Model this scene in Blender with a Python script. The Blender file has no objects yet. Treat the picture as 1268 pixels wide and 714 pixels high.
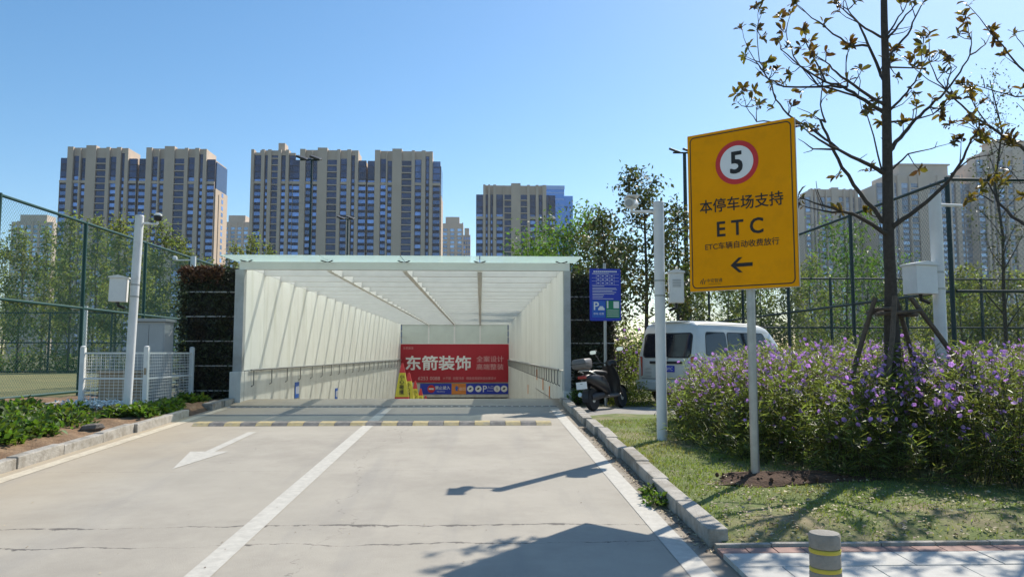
import bpy, bmesh, math, random
import numpy as np
from mathutils import Vector, Matrix, Euler

R = math.radians
rng = random.Random(11)
nr = np.random.default_rng(5)
scene = bpy.context.scene
COL = scene.collection

# ------------------------------------------------------------------ camera
cam_d = bpy.data.cameras.new('camera')
cam_d.sensor_width = 36.0
cam_d.lens = 950.0 / 1268.0 * 36.0
cam_d.clip_end = 3000
cam_d.clip_start = 0.05
cam = bpy.data.objects.new('camera', cam_d)
COL.objects.link(cam)
cam.location = (0, 0, 1.6)
cam.rotation_euler = (R(90) + math.atan(80 / 950), 0, -math.atan(39 / 950))
scene.camera = cam

# ------------------------------------------------------------------ sky and sun
SUN_DIR = Vector((0.66, 0.75, 1.0)).normalized()
SUN_EL = math.asin(SUN_DIR.z)
SUN_AZ = math.atan2(SUN_DIR.x, SUN_DIR.y)
world = bpy.data.worlds.new('World')
scene.world = world
world.use_nodes = True
wn = world.node_tree.nodes
sky = wn.new('ShaderNodeTexSky')
sky.sky_type = 'NISHITA'
sky.sun_disc = False
sky.sun_elevation = SUN_EL
sky.sun_rotation = SUN_AZ
sky.altitude = 50
sky.air_density = 1.0
sky.dust_density = 0.5
sky.ozone_density = 2.2
wn['Background'].inputs['Strength'].default_value = 0.115
hsv = wn.new('ShaderNodeHueSaturation')
hsv.inputs['Saturation'].default_value = 1.22
hsv.inputs['Hue'].default_value = .494
world.node_tree.links.new(sky.outputs[0], hsv.inputs['Color'])
world.node_tree.links.new(hsv.outputs[0], wn['Background'].inputs[0])

sun_d = bpy.data.lights.new('sun', 'SUN')
sun_d.energy = 4.3
sun_d.angle = R(0.5)
sun_d.color = (1.0, 0.94, 0.84)
sun = bpy.data.objects.new('sun', sun_d)
COL.objects.link(sun)
sun.rotation_euler = (-SUN_DIR).to_track_quat('-Z', 'Y').to_euler()
sun.location = (40, 45, 60)

vs = scene.view_settings
vs.view_transform = 'Standard'
vs.look = 'None'
vs.exposure = 0.5
vs.gamma = 1.0
vs.use_curve_mapping = False
cy = scene.cycles
cy.max_bounces = 8
cy.transparent_max_bounces = 24
cy.volume_bounces = 0
cy.use_denoising = True
cy.sample_clamp_indirect = 4.0
cy.caustics_reflective = False
cy.caustics_refractive = False


# ------------------------------------------------------------------ materials
def mat(name, col, rough=0.7, var=0.12, nscale=6.0, bump=0.0, bscale=40.0, metal=0.0, spec=0.4,
        col2=None, f2=0.5, s2=1.2, island=0.0, transl=None, coat=0.0, alpha_mix=None, stretch=None, objrand=0.0):
    m = bpy.data.materials.new(name)
    m.use_nodes = True
    nt = m.node_tree
    n, l = nt.nodes, nt.links
    b = n['Principled BSDF']
    geo = n.new('ShaderNodeNewGeometry')
    no = n.new('ShaderNodeTexNoise')
    no.inputs['Scale'].default_value = nscale
    no.inputs['Detail'].default_value = 6
    no.inputs['Roughness'].default_value = 0.65
    l.new(geo.outputs['Position'], no.inputs['Vector'])
    ramp = n.new('ShaderNodeMapRange')
    ramp.inputs[1].default_value = 0.3
    ramp.inputs[2].default_value = 0.7
    ramp.inputs[3].default_value = 1 - var
    ramp.inputs[4].default_value = 1 + var
    l.new(no.outputs['Fac'], ramp.inputs[0])
    base = n.new('ShaderNodeRGB')
    base.outputs[0].default_value = (*col, 1)
    cur = base.outputs[0]
    if col2 is not None:
        n2 = n.new('ShaderNodeTexNoise')
        n2.inputs['Scale'].default_value = s2
        n2.inputs['Detail'].default_value = 8
        n2.inputs['Roughness'].default_value = 0.7
        if stretch:
            mp = n.new('ShaderNodeMapping')
            mp.inputs['Scale'].default_value = stretch
            l.new(geo.outputs['Position'], mp.inputs[0])
            l.new(mp.outputs[0], n2.inputs['Vector'])
        else:
            l.new(geo.outputs['Position'], n2.inputs['Vector'])
        mr = n.new('ShaderNodeMapRange')
        mr.inputs[1].default_value = f2 - 0.09
        mr.inputs[2].default_value = f2 + 0.09
        l.new(n2.outputs['Fac'], mr.inputs[0])
        mx = n.new('ShaderNodeMix')
        mx.data_type = 'RGBA'
        mx.inputs[7].default_value = (*col2, 1)
        l.new(cur, mx.inputs[6])
        l.new(mr.outputs[0], mx.inputs[0])
        cur = mx.outputs[2]
    if island:
        h = n.new('ShaderNodeHueSaturation')
        mi = n.new('ShaderNodeMapRange')
        mi.inputs[3].default_value = 1 - island
        mi.inputs[4].default_value = 1 + island
        l.new(geo.outputs['Random Per Island'], mi.inputs[0])
        l.new(mi.outputs[0], h.inputs['Value'])
        mh = n.new('ShaderNodeMapRange')
        mh.inputs[3].default_value = 0.5 - island * 0.06
        mh.inputs[4].default_value = 0.5 + island * 0.06
        l.new(geo.outputs['Random Per Island'], mh.inputs[0])
        l.new(mh.outputs[0], h.inputs['Hue'])
        l.new(cur, h.inputs['Color'])
        cur = h.outputs[0]
    if objrand:
        oi = n.new('ShaderNodeObjectInfo')
        mo = n.new('ShaderNodeMapRange')
        mo.inputs[3].default_value = 1 - objrand
        mo.inputs[4].default_value = 1 + objrand
        l.new(oi.outputs['Random'], mo.inputs[0])
        vm = n.new('ShaderNodeVectorMath')
        vm.operation = 'SCALE'
        l.new(cur, vm.inputs[0])
        l.new(mo.outputs[0], vm.inputs[3])
        cur = vm.outputs[0]
    mul = n.new('ShaderNodeVectorMath')
    mul.operation = 'SCALE'
    l.new(cur, mul.inputs[0])
    l.new(ramp.outputs[0], mul.inputs[3])
    l.new(mul.outputs[0], b.inputs['Base Color'])
    b.inputs['Roughness'].default_value = rough
    b.inputs['Metallic'].default_value = metal
    b.inputs['Specular IOR Level'].default_value = spec
    b.inputs['Coat Weight'].default_value = coat
    if bump:
        bn = n.new('ShaderNodeTexNoise')
        bn.inputs['Scale'].default_value = bscale
        bn.inputs['Detail'].default_value = 6
        l.new(geo.outputs['Position'], bn.inputs['Vector'])
        bp = n.new('ShaderNodeBump')
        bp.inputs['Strength'].default_value = bump
        bp.inputs['Distance'].default_value = 0.02
        l.new(bn.outputs['Fac'], bp.inputs['Height'])
        l.new(bp.outputs[0], b.inputs['Normal'])
    out = n['Material Output']
    if transl is not None:
        tr = n.new('ShaderNodeBsdfTranslucent')
        sc = n.new('ShaderNodeVectorMath')
        sc.operation = 'MULTIPLY'
        sc.inputs[1].default_value = transl[1]
        l.new(mul.outputs[0], sc.inputs[0])
        l.new(sc.outputs[0], tr.inputs[0])
        mxs = n.new('ShaderNodeMixShader')
        mxs.inputs[0].default_value = transl[0]
        l.new(b.outputs[0], mxs.inputs[1])
        l.new(tr.outputs[0], mxs.inputs[2])
        l.new(mxs.outputs[0], out.inputs[0])
        last = mxs.outputs[0]
    else:
        last = b.outputs[0]
    if alpha_mix is not None:
        tp = n.new('ShaderNodeBsdfTransparent')
        tp.inputs[0].default_value = (*alpha_mix[1], 1)
        mxs = n.new('ShaderNodeMixShader')
        mxs.inputs[0].default_value = alpha_mix[0]
        l.new(last, mxs.inputs[1])
        l.new(tp.outputs[0], mxs.inputs[2])
        l.new(mxs.outputs[0], out.inputs[0])
    return m


M = {}
M['kerb'] = mat('kerb_concrete', (.40, .37, .32), .88, .2, 9, .5, 60, col2=(.25, .22, .175), f2=.55, s2=3.2)
M['ground'] = mat('ground_soil', (.13, .11, .06), .95, .25, 2, .4, 20, col2=(.08, .10, .035), f2=.5, s2=.6)
M['lawn'] = mat('lawn_turf', (.135, .165, .045), .95, .25, 5, .5, 50, col2=(.27, .21, .12), f2=.57, s2=1.3)
M['soil'] = mat('brown_soil', (.19, .115, .062), .95, .28, 7, .8, 30, col2=(.27, .18, .105), f2=.55, s2=3)
M['dug'] = mat('dug_soil', (.085, .045, .025), .95, .3, 12, .8, 40)
M['pad'] = mat('pad_concrete', (.30, .28, .25), .88, .16, 3, .25, 60, col2=(.20, .185, .16), f2=.6, s2=1.3)
M['court'] = mat('court_turf', (.20, .18, .07), .95, .15, 2, .3, 40, col2=(.15, .15, .06), f2=.5, s2=.4)
M['white_line'] = mat('line_paint', (.51, .48, .415), .8, .12, 14, .1, 60, col2=(.47, .44, .38), f2=.55, s2=9)
M['line_warm'] = mat('edge_paint', (.58, .51, .38), .75, .12, 14, .1, 60, col2=(.48, .41, .30), f2=.55, s2=6)
M['paver'] = mat('pale_paver', (.52, .50, .45), .85, .10, 5, .2, 80, col2=(.44, .42, .37), f2=.58, s2=3)
M['paver_red'] = mat('red_paver', (.34, .21, .17), .85, .14, 8, .2, 80)
M['concrete'] = mat('wall_concrete', (.66, .65, .59), .85, .08, 2, .1, 30, col2=(.52, .50, .44), f2=.58, s2=1.0, stretch=(2.0, 2.0, .4))
M['panel'] = mat('wall_panel_white', (.88, .87, .79), .45, .05, 1.3, 0, 30, col2=(.72, .71, .60), f2=.60, s2=1.0, spec=.35, stretch=(2.6, 2.6, .22), objrand=.05)
M['steel_white'] = mat('white_steel', (.80, .79, .75), .45, .05, 3, 0)
M['grey_col'] = mat('grey_column', (.44, .44, .42), .6, .10, 3, 0, col2=(.36, .35, .32), f2=.6)
M['fascia'] = mat('fascia_metal', (.76, .75, .71), .5, .05, 3, 0)
M['roof_glass'] = mat('frosted_roof_glass', (.92, .94, .89), .25, .05, 1.5, transl=(.8, (1, 1, 1)), alpha_mix=(.58, (.98, 1, .98)))
M['canopy_glass'] = mat('canopy_glass', (.74, .86, .81), .08, .04, 1.5, spec=.6, transl=(.6, (1, 1, 1)), alpha_mix=(.5, (.90, .98, .95)))
M['back_glass'] = mat('frosted_back_glass', (.62, .67, .61), .3, .06, 1.5)
M['dark'] = mat('dark_metal', (.03, .03, .032), .5, .1)
M['black'] = mat('black_plastic', (.018, .018, .02), .45, .1, 8)
M['rail'] = mat('handrail_steel', (.24, .24, .23), .4, .1, metal=.4)
M['green'] = mat('green_fence_paint', (.012, .060, .046), .45, .12, 5)
M['green_dark'] = mat('dark_fence_paint', (.010, .030, .032), .5, .12, 5)
M['mesh_green'] = mat('green_mesh_wire', (.05, .14, .11), .5, .1)
M['mesh_dark'] = mat('dark_mesh_wire', (.05, .085, .075), .5, .1)
M['white'] = mat('white_paint', (.74, .74, .71), .45, .06, 6, 0, col2=(.62, .61, .57), f2=.68, s2=2)
M['pole_white'] = mat('pole_white_paint', (.70, .70, .68), .4, .07, 4, 0, col2=(.55, .54, .50), f2=.66, s2=3)
M['galv'] = mat('galvanised_steel', (.38, .38, .36), .38, .14, 9, 0, metal=.55)
M['cab_grey'] = mat('cabinet_grey', (.36, .37, .37), .45, .06, 3)
M['beige'] = mat('beige_box', (.36, .29, .20), .6, .10, 4)
M['yellow'] = mat('sign_yellow', (.86, .34, .002), .6, .06, 2, spec=.08, col2=(.78, .31, .004), f2=.58, s2=5)
M['ink'] = mat('sign_ink', (.014, .012, .010), .5, .05)
M['red'] = mat('sign_red', (.58, .025, .025), .45, .05)
M['sign_white'] = mat('sign_white', (.78, .78, .76), .45, .03)
M['alu'] = mat('aluminium', (.55, .55, .53), .35, .06, metal=.7)
M['blue'] = mat('sign_blue', (.020, .045, .42), .35, .05)
M['blue2'] = mat('sign_light_blue', (.03, .13, .50), .4, .05)
M['sgreen'] = mat('sign_green', (.02, .22, .10), .4, .05)
M['orange'] = mat('sign_orange', (.72, .24, .05), .45, .05)
M['banner'] = mat('banner_red', (.40, .016, .030), .55, .10, .6)
M['txt_white'] = mat('lettering_white', (.80, .79, .76), .5, .03)
M['txt_pink'] = mat('lettering_pale', (.62, .34, .33), .5, .03)
M['cone_red'] = mat('cone_red', (.55, .04, .04), .5, .08)
M['cone_yellow'] = mat('cone_yellow', (.62, .52, .04), .5, .08)
M['bump_yellow'] = mat('worn_yellow_rubber', (.44, .35, .17), .8, .2, 14, .2, 60, col2=(.34, .30, .21), f2=.56, s2=8)
M['bump_black'] = mat('worn_black_rubber', (.16, .15, .135), .85, .2, 14, .2, 60, col2=(.27, .25, .22), f2=.58, s2=8)
M['bollard'] = mat('bollard_stone', (.27, .25, .215), .85, .14, 12, .3, 70, col2=(.19, .175, .15), f2=.6, s2=9)
M['bol_yellow'] = mat('bollard_yellow', (.50, .41, .05), .55, .10, 20)
M['bark'] = mat('dark_bark', (.060, .050, .040), .9, .3, 25, .6, 60)
M['bark2'] = mat('grey_bark', (.13, .105, .08), .9, .3, 20, .4, 50)
M['stake'] = mat('weathered_stake', (.11, .085, .062), .9, .3, 18, .4, 60)
M['rock'] = mat('dark_rock', (.20, .17, .14), .9, .25, 14, .5, 40)
M['litter'] = mat('dry_leaves', (.38, .30, .20), .8, .1, 10, island=.5)
M['pebble'] = mat('white_flowers', (.66, .72, .70), .7, .1, 10, island=.2)
LT = (1.6, 1.7, .7)
M['leaf_mag'] = mat('magnolia_leaf', (.090, .092, .022), .40, .15, 9, island=.45, transl=(.40, (2.2, 1.9, .5)), col2=(.085, .050, .024), f2=.5, s2=3)
M['leaf_rue'] = mat('ruellia_leaf', (.130, .154, .050), .42, .2, 3, island=.5, transl=(.48, (1.9, 2.0, .9)), col2=(.12, .11, .06), f2=.62, s2=2.2, spec=.5)
M['flower'] = mat('purple_petal', (.60, .35, .73), .6, .1, 8, island=.25, transl=(.45, (1.1, 1.0, 1.15)))
M['stem'] = mat('plant_stem', (.06, .055, .03), .8, .2, 8)
M['leaf_grass'] = mat('grass_blade', (.165, .21, .05), .6, .25, 3, island=.4, transl=(.4, (1.8, 1.8, .7)), col2=(.29, .235, .11), f2=.58, s2=1.4)
M['leaf_pop'] = mat('young_tree_leaf', (.13, .16, .055), .55, .2, .5, island=.4, transl=(.5, (2.1, 2.1, 1.1)), col2=(.125, .135, .04), f2=.55, s2=.35)
M['leaf_dark'] = mat('evergreen_leaf', (.055, .075, .028), .45, .2, .6, island=.5, transl=(.35, (2, 1.9, .8)), col2=(.10, .07, .03), f2=.60, s2=.9)
M['leaf_mid'] = mat('mid_green_leaf', (.075, .135, .026), .5, .2, .6, island=.4, transl=(.48, (2.1, 2.1, .8)))
M['leaf_wall'] = mat('wall_plant_leaf', (.045, .055, .026), .6, .3, 6, island=.5, transl=(.12, LT), col2=(.05, .035, .022), f2=.55, s2=2)
M['leaf_brown'] = mat('dried_wall_leaf', (.15, .075, .042), .7, .3, 6, island=.5, transl=(.2, (1, 1, 1)))
M['leaf_bed'] = mat('bed_plant_leaf', (.085, .145, .03), .5, .2, 5, island=.4, transl=(.4, (1.8, 1.9, .7)), col2=(.15, .16, .05), f2=.62, s2=3)
M['leaf_lime'] = mat('lime_leaf', (.20, .22, .02), .5, .2, 5, island=.3, transl=(.35, LT))
M['van'] = mat('van_silver_paint', (.64, .64, .59), .35, .05, 3, 0, metal=.05, spec=.5, coat=.4)
M['van_glass'] = mat('tinted_glass', (.012, .014, .022), .06, .05, 3, spec=.6)
M['tyre'] = mat('tyre_rubber', (.02, .02, .02), .85, .1, 20)
M['tail'] = mat('tail_light', (.35, .02, .015), .2, .05, spec=.6)
M['scoot'] = mat('scooter_paint', (.018, .017, .018), .3, .1, 5, spec=.4, coat=.0)
M['scoot_grey'] = mat('scooter_grey', (.15, .14, .13), .4, .1, 5)
M['mirror'] = mat('mirror_glass', (.55, .68, .85), .05, .02, metal=.9)


# concrete road with stains, tyre tracks, cracks and dust toward the left kerb
def road_mat():
    m = mat('road_concrete', (.382, .344, .281), .85, .09, 1.1, .15, 90, col2=(.325, .29, .238), f2=.56, s2=.6)
    nt = m.node_tree
    n, l = nt.nodes, nt.links
    b = n['Principled BSDF']
    src = b.inputs['Base Color'].links[0].from_socket
    geo = n.new('ShaderNodeNewGeometry')
    sep = n.new('ShaderNodeSeparateXYZ')
    l.new(geo.outputs['Position'], sep.inputs[0])

    def math_(op, a, bb=None, c=None):
        q = n.new('ShaderNodeMath')
        q.operation = op
        for i, v in enumerate((a, bb, c)):
            if v is None:
                continue
            if isinstance(v, (int, float)):
                q.inputs[i].default_value = v
            else:
                l.new(v, q.inputs[i])
        return q.outputs[0]

    def noise(scale, detail=6, vec=None, rough=.6):
        q = n.new('ShaderNodeTexNoise')
        q.inputs['Scale'].default_value = scale
        q.inputs['Detail'].default_value = detail
        q.inputs['Roughness'].default_value = rough
        l.new(vec or geo.outputs['Position'], q.inputs['Vector'])
        return q.outputs['Fac']

    def mix(fac, a, colr):
        q = n.new('ShaderNodeMix')
        q.data_type = 'RGBA'
        l.new(fac, q.inputs[0])
        l.new(a, q.inputs[6])
        q.inputs[7].default_value = (*colr, 1)
        return q.outputs[2]
    x, y = sep.outputs[0], sep.outputs[1]
    # warm dust near the left kerb
    d = n.new('ShaderNodeMapRange')
    l.new(math_('ADD', x, math_('MULTIPLY', noise(.9), 1.6)), d.inputs[0])
    d.inputs[1].default_value = -2.4
    d.inputs[2].default_value = -4.6
    d.inputs[3].default_value = 0
    d.inputs[4].default_value = .7
    c = mix(d.outputs[0], src, (.42, .335, .22))
    # dirt strip beyond the right edge line
    d2 = n.new('ShaderNodeMapRange')
    l.new(math_('ADD', x, math_('MULTIPLY', noise(5), .25)), d2.inputs[0])
    d2.inputs[1].default_value = 1.60
    d2.inputs[2].default_value = 1.72
    d2.inputs[4].default_value = .8
    c = mix(d2.outputs[0], c, (.21, .165, .115))
    # drifting streaks along the driving direction
    mp = n.new('ShaderNodeMapping')
    mp.inputs['Scale'].default_value = (2.2, .22, 1)
    l.new(geo.outputs['Position'], mp.inputs[0])
    st = n.new('ShaderNodeMapRange')
    l.new(noise(1.0, 7, mp.outputs[0]), st.inputs[0])
    st.inputs[1].default_value = .52
    st.inputs[2].default_value = .72
    st.inputs[4].default_value = .40
    c = mix(st.outputs[0], c, (.25, .235, .215))
    # black spots
    sp = n.new('ShaderNodeMapRange')
    l.new(noise(7, 3), sp.inputs[0])
    sp.inputs[1].default_value = .735
    sp.inputs[2].default_value = .77
    sp.inputs[4].default_value = .6
    c = mix(sp.outputs[0], c, (.09, .08, .07))
    # transverse joints: thin ragged cracks with broken tar patches
    n1, n2, n3, n4 = noise(.7, 6), noise(7, 8, None, .8), noise(1.6, 4), noise(14, 5)
    for q, (yc, w, brk) in enumerate(((5.80, .012, .42), (6.32, .016, .40), (10.9, .004, .50), (8.7, .003, .55))):
        off = math_('ADD', math_('MULTIPLY', math_('SUBTRACT', n1, .5), .5 - .18 * q), math_('MULTIPLY', math_('SUBTRACT', n2, .5), .14))
        dist = math_('ABSOLUTE', math_('SUBTRACT', math_('ADD', y, off), yc))
        wv = math_('MULTIPLY', math_('MAXIMUM', math_('SUBTRACT', n4, .36), 0), w * 5)
        wv = math_('MULTIPLY', wv, math_('MULTIPLY', math_('MAXIMUM', math_('SUBTRACT', n3, brk), 0), 9))
        k = n.new('ShaderNodeMapRange')
        l.new(math_('DIVIDE', dist, math_('ADD', wv, .0012)), k.inputs[0])
        k.inputs[1].default_value = 1.5
        k.inputs[2].default_value = .6
        k.inputs[4].default_value = .85
        c = mix(k.outputs[0], c, (.085, .075, .065))
    # one wandering crack down the right lane
    xo = math_('ADD', math_('MULTIPLY', math_('SUBTRACT', n1, .5), 1.8), math_('MULTIPLY', math_('SUBTRACT', n2, .5), .22))
    dist = math_('ABSOLUTE', math_('SUBTRACT', math_('ADD', x, xo), -1.25))
    k = n.new('ShaderNodeMapRange')
    l.new(math_('DIVIDE', dist, math_('ADD', math_('MULTIPLY', math_('MAXIMUM', math_('SUBTRACT', n4, .45), 0), .05), .0008)), k.inputs[0])
    k.inputs[1].default_value = 1.5
    k.inputs[2].default_value = .6
    k.inputs[4].default_value = .6
    c = mix(k.outputs[0], c, (.13, .115, .10))
    l.new(c, b.inputs['Base Color'])
    return m


M['road'] = road_mat()


# ------------------------------------------------------------------ mesh helpers
class MB:
    def __init__(s):
        s.v = []
        s.f = []

    def quad(s, a, b, c, d):
        i = len(s.v)
        s.v += [a, b, c, d]
        s.f.append((i, i + 1, i + 2, i + 3))

    def box(s, x0, x1, y0, y1, z0, z1):
        i = len(s.v)
        s.v += [(x0, y0, z0), (x1, y0, z0), (x1, y1, z0), (x0, y1, z0), (x0, y0, z1), (x1, y0, z1), (x1, y1, z1), (x0, y1, z1)]
        s.f += [(i, i + 3, i + 2, i + 1), (i + 4, i + 5, i + 6, i + 7), (i, i + 1, i + 5, i + 4), (i + 1, i + 2, i + 6, i + 5),
                (i + 2, i + 3, i + 7, i + 6), (i + 3, i, i + 4, i + 7)]
        return s

    def bar(s, p, q, w, h=None):
        """square bar from p to q"""
        return s.tube([p, q], [w / 2 * 1.414] * 2, 4)

    def tube(s, pts, rad, n=8, cap=True):
        pts = [Vector(p) for p in pts]
        if isinstance(rad, (int, float)):
            rad = [rad] * len(pts)
        base = len(s.v)
        up = Vector((0, 0, 1))
        d0 = (pts[1] - pts[0]).normalized()
        ref = Vector((1, 0, 0)) if abs(d0.z) > .9 else up
        u = d0.cross(ref).normalized()
        for k, p in enumerate(pts):
            d = (pts[min(k + 1, len(pts) - 1)] - pts[max(k - 1, 0)]).normalized()
            u = (u - d * u.dot(d)).normalized()
            w = d.cross(u)
            for j in range(n):
                a = 2 * math.pi * (j + .5) / n
                s.v.append(tuple(p + (u * math.cos(a) + w * math.sin(a)) * rad[k]))
        for k in range(len(pts) - 1):
            for j in range(n):
                a = base + k * n + j
                b = base + k * n + (j + 1) % n
                s.f.append((a, b, b + n, a + n))
        if cap:
            s.f.append(tuple(base + j for j in reversed(range(n))))
            e = base + (len(pts) - 1) * n
            s.f.append(tuple(e + j for j in range(n)))
        return s

    def lathe(s, prof, n=24, c=(0, 0, 0)):
        base = len(s.v)
        for r, z in prof:
            for j in range(n):
                a = 2 * math.pi * j / n
                s.v.append((c[0] + r * math.cos(a), c[1] + r * math.sin(a), c[2] + z))
        for k in range(len(prof) - 1):
            for j in range(n):
                a = base + k * n + j
                b = base + k * n + (j + 1) % n
                s.f.append((a, b, b + n, a + n))
        s.f.append(tuple(base + j for j in reversed(range(n))))
        e = base + (len(prof) - 1) * n
        s.f.append(tuple(e + j for j in range(n)))
        return s

    def prism(s, poly, fn0, fn1):
        """extrude a 2D polygon between two mappings (u,v)->xyz; fn0 is the front"""
        i = len(s.v)
        n = len(poly)
        s.v += [tuple(fn0(*p)) for p in poly] + [tuple(fn1(*p)) for p in poly]
        s.f.append(tuple(range(i, i + n)))
        s.f.append(tuple(reversed(range(i + n, i + 2 * n))))
        for k in range(n):
            q = (k + 1) % n
            s.f.append((i + q, i + k, i + n + k, i + n + q))
        return s

    def mesh(s, name):
        m = bpy.data.meshes.new(name)
        m.from_pydata(s.v, [], s.f)
        return m

    def build(s, name, material, parent=None, smooth=None, bevel=0.0, loc=None):
        m = s.mesh(name)
        bm = bmesh.new()
        bm.from_mesh(m)
        bmesh.ops.recalc_face_normals(bm, faces=bm.faces)
        if bevel:
            bmesh.ops.bevel(bm, geom=list(bm.edges), offset=bevel, segments=2, profile=.6, affect='EDGES')
        bm.to_mesh(m)
        bm.free()
        if smooth is not None:
            for p in m.polygons:
                p.use_smooth = True
            m.set_sharp_from_angle(angle=R(smooth))
        return add(name, m, material, parent, loc)


def add(name, m, material, parent=None, loc=None, rot=None):
    if material is not None and not m.materials:
        m.materials.append(M[material] if isinstance(material, str) else material)
    o = bpy.data.objects.new(name, m)
    COL.objects.link(o)
    if parent:
        o.parent = parent
    if loc:
        o.location = loc
    if rot:
        o.rotation_euler = rot
    return o


def empty(name, loc, label, cat, group=None, rz=0.0):
    o = bpy.data.objects.new(name, None)
    o.empty_display_size = .2
    COL.objects.link(o)
    o.location = loc
    o.rotation_euler = (0, 0, rz)
    return tag(o, label, cat, group)


def tag(o, label, cat, group=None):
    o['label'] = label
    o['category'] = cat
    if group:
        o['group'] = group
    return o


def struct(o):
    o['kind'] = 'structure'
    return o


def stuff(o):
    o['kind'] = 'stuff'
    return o


def copy_tree(o, parent=None):
    c = o.copy()
    COL.objects.link(c)
    c.parent = parent
    for ch in o.children:
        copy_tree(ch, c)
    return c


def rrect(w, h, r, n=5, cx=0.0, cy_=0.0):
    out = []
    for sx, sy, a0 in ((1, 1, 0), (-1, 1, 90), (-1, -1, 180), (1, -1, 270)):
        for k in range(n + 1):
            a = R(a0 + 90 * k / n)
            out.append((cx + sx * (w / 2 - r) + r * math.cos(a), cy_ + sy * (h / 2 - r) + r * math.sin(a)))
    return out


def disc(r, n=32, cx=0.0, cy_=0.0):
    return [(cx + r * math.cos(2 * math.pi * k / n), cy_ + r * math.sin(2 * math.pi * k / n)) for k in range(n)]


def plate(name, poly, y0, y1, material, parent, smooth=None):
    """a thin vertical plate facing -Y (local), poly in (x,z)"""
    return MB().prism(poly, lambda u, v: (u, y0, v), lambda u, v: (u, y1, v)).build(name, material, parent, smooth)


def text(body, size, material, parent, x, y, z, name='lettering', bold=0.0, align='CENTER', space=1.0, width=None, depth=.0015):
    """lettering in the local XZ plane facing -Y, centred on (x,z)"""
    c = bpy.data.curves.new('t', 'FONT')
    c.body = body
    c.size = size
    c.align_x = align
    c.space_character = space
    c.resolution_u = 3
    o = bpy.data.objects.new('t', c)
    COL.objects.link(o)
    bpy.context.view_layer.update()
    m = bpy.data.meshes.new_from_object(o.evaluated_get(bpy.context.evaluated_depsgraph_get()))
    bpy.data.objects.remove(o)
    n = len(m.vertices)
    co = np.empty(n * 3)
    m.vertices.foreach_get('co', co)
    co = co.reshape(-1, 3)
    zc = (co[:, 1].min() + co[:, 1].max()) / 2
    s = 1.0
    if width:
        s = width / (co[:, 0].max() - co[:, 0].min())
        if align == 'CENTER':
            co[:, 0] -= (co[:, 0].max() + co[:, 0].min()) / 2
    out = np.stack([co[:, 0] * s, co[:, 2] * 0, (co[:, 1] - zc)], 1)
    F_ = [tuple(p.vertices) for p in m.polygons]
    bpy.data.meshes.remove(m)
    V_, FF = [], []
    q = bold * size
    offs = [(0, 0)] if not bold else [(0, 0), (q, q), (-q, q), (q, -q), (-q, -q)]
    for k, (ox, oz) in enumerate(offs):
        V_ += [(a + ox, -k * .0003, c_ + oz) for a, b_, c_ in out.tolist()]
        FF += [tuple(i + k * n for i in f) for f in F_]
    m = bpy.data.meshes.new(name)
    m.from_pydata(V_, [], FF)
    ob = add(name, m, material, parent, (x, y, z))
    return ob


def leaf_mesh(name, P, D, N, L, W, fold=.12, six=False):
    """many small folded leaves; P base, D direction, N rough normal (arrays)"""
    D = D / (np.linalg.norm(D, axis=1, keepdims=True) + 1e-9)
    S = np.cross(D, N)
    S /= (np.linalg.norm(S, axis=1, keepdims=True) + 1e-9)
    U = np.cross(S, D)
    L = np.asarray(L)[:, None] * np.ones((len(P), 1))
    W = np.asarray(W)[:, None] * np.ones((len(P), 1))
    n = len(P)
    if six:
        V = np.stack([P, P + D * L * .35 + S * W * .42 + U * L * fold * .8, P + D * L * .72 + S * W * .45 + U * L * fold * .5,
                      P + D * L - U * L * .12, P + D * L * .72 - S * W * .45 + U * L * fold * .5,
                      P + D * L * .35 - S * W * .42 + U * L * fold * .8, P + D * L * .5 + U * L * .04], 1).reshape(-1, 3)
        tri = np.array([(0, 1, 6), (1, 2, 6), (2, 3, 6), (3, 4, 6), (4, 5, 6), (5, 0, 6)])
        k = 7
    else:
        V = np.stack([P, P + D * L * .45 + S * W * .5 + U * L * fold, P + D * L, P + D * L * .45 - S * W * .5 + U * L * fold], 1).reshape(-1, 3)
        tri = np.array([(0, 1, 2), (0, 2, 3)])
        k = 4
    F = (tri[None] + (np.arange(n) * k)[:, None, None]).reshape(-1, 3)
    return np_mesh(name, V, F)


def np_mesh(name, V, F):
    m = bpy.data.meshes.new(name)
    V = np.ascontiguousarray(V, dtype=np.float32)
    F = np.ascontiguousarray(F, dtype=np.int32)
    m.vertices.add(len(V))
    m.vertices.foreach_set('co', V.ravel())
    m.loops.add(F.size)
    m.loops.foreach_set('vertex_index', F.ravel())
    m.polygons.add(len(F))
    m.polygons.foreach_set('loop_start', np.arange(len(F), dtype=np.int32) * F.shape[1])
    m.update(calc_edges=True)
    m.validate()
    return m


def rdir(n, up=0.0):
    d = nr.normal(size=(n, 3))
    d /= np.linalg.norm(d, axis=1, keepdims=True)
    d[:, 2] += up
    return d / np.linalg.norm(d, axis=1, keepdims=True)


def gz(y):
    return .035 * y if y < 16.4 else .574


# ================================================================== SETTING
# ground sheet with a hole for the ramp
gm = MB()
xs = [-520, -60, -5.0, 1.85, 60, 520]
ys = [-80, -10, 0, 4, 8, 12, 16.4, 49.0, 560]
for i in range(len(xs) - 1):
    for j in range(len(ys) - 1):
        if xs[i] == -5.0 and ys[j] in (16.4,):
            continue
        zz = [max(gz(ys[j]), -.35) - .03, max(gz(ys[j + 1]), -.35) - .03]
        gm.quad((xs[i], ys[j], zz[0]), (xs[i + 1], ys[j], zz[0]), (xs[i + 1], ys[j + 1], zz[1]), (xs[i], ys[j + 1], zz[1]))
struct(gm.build('ground', 'ground'))


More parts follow.
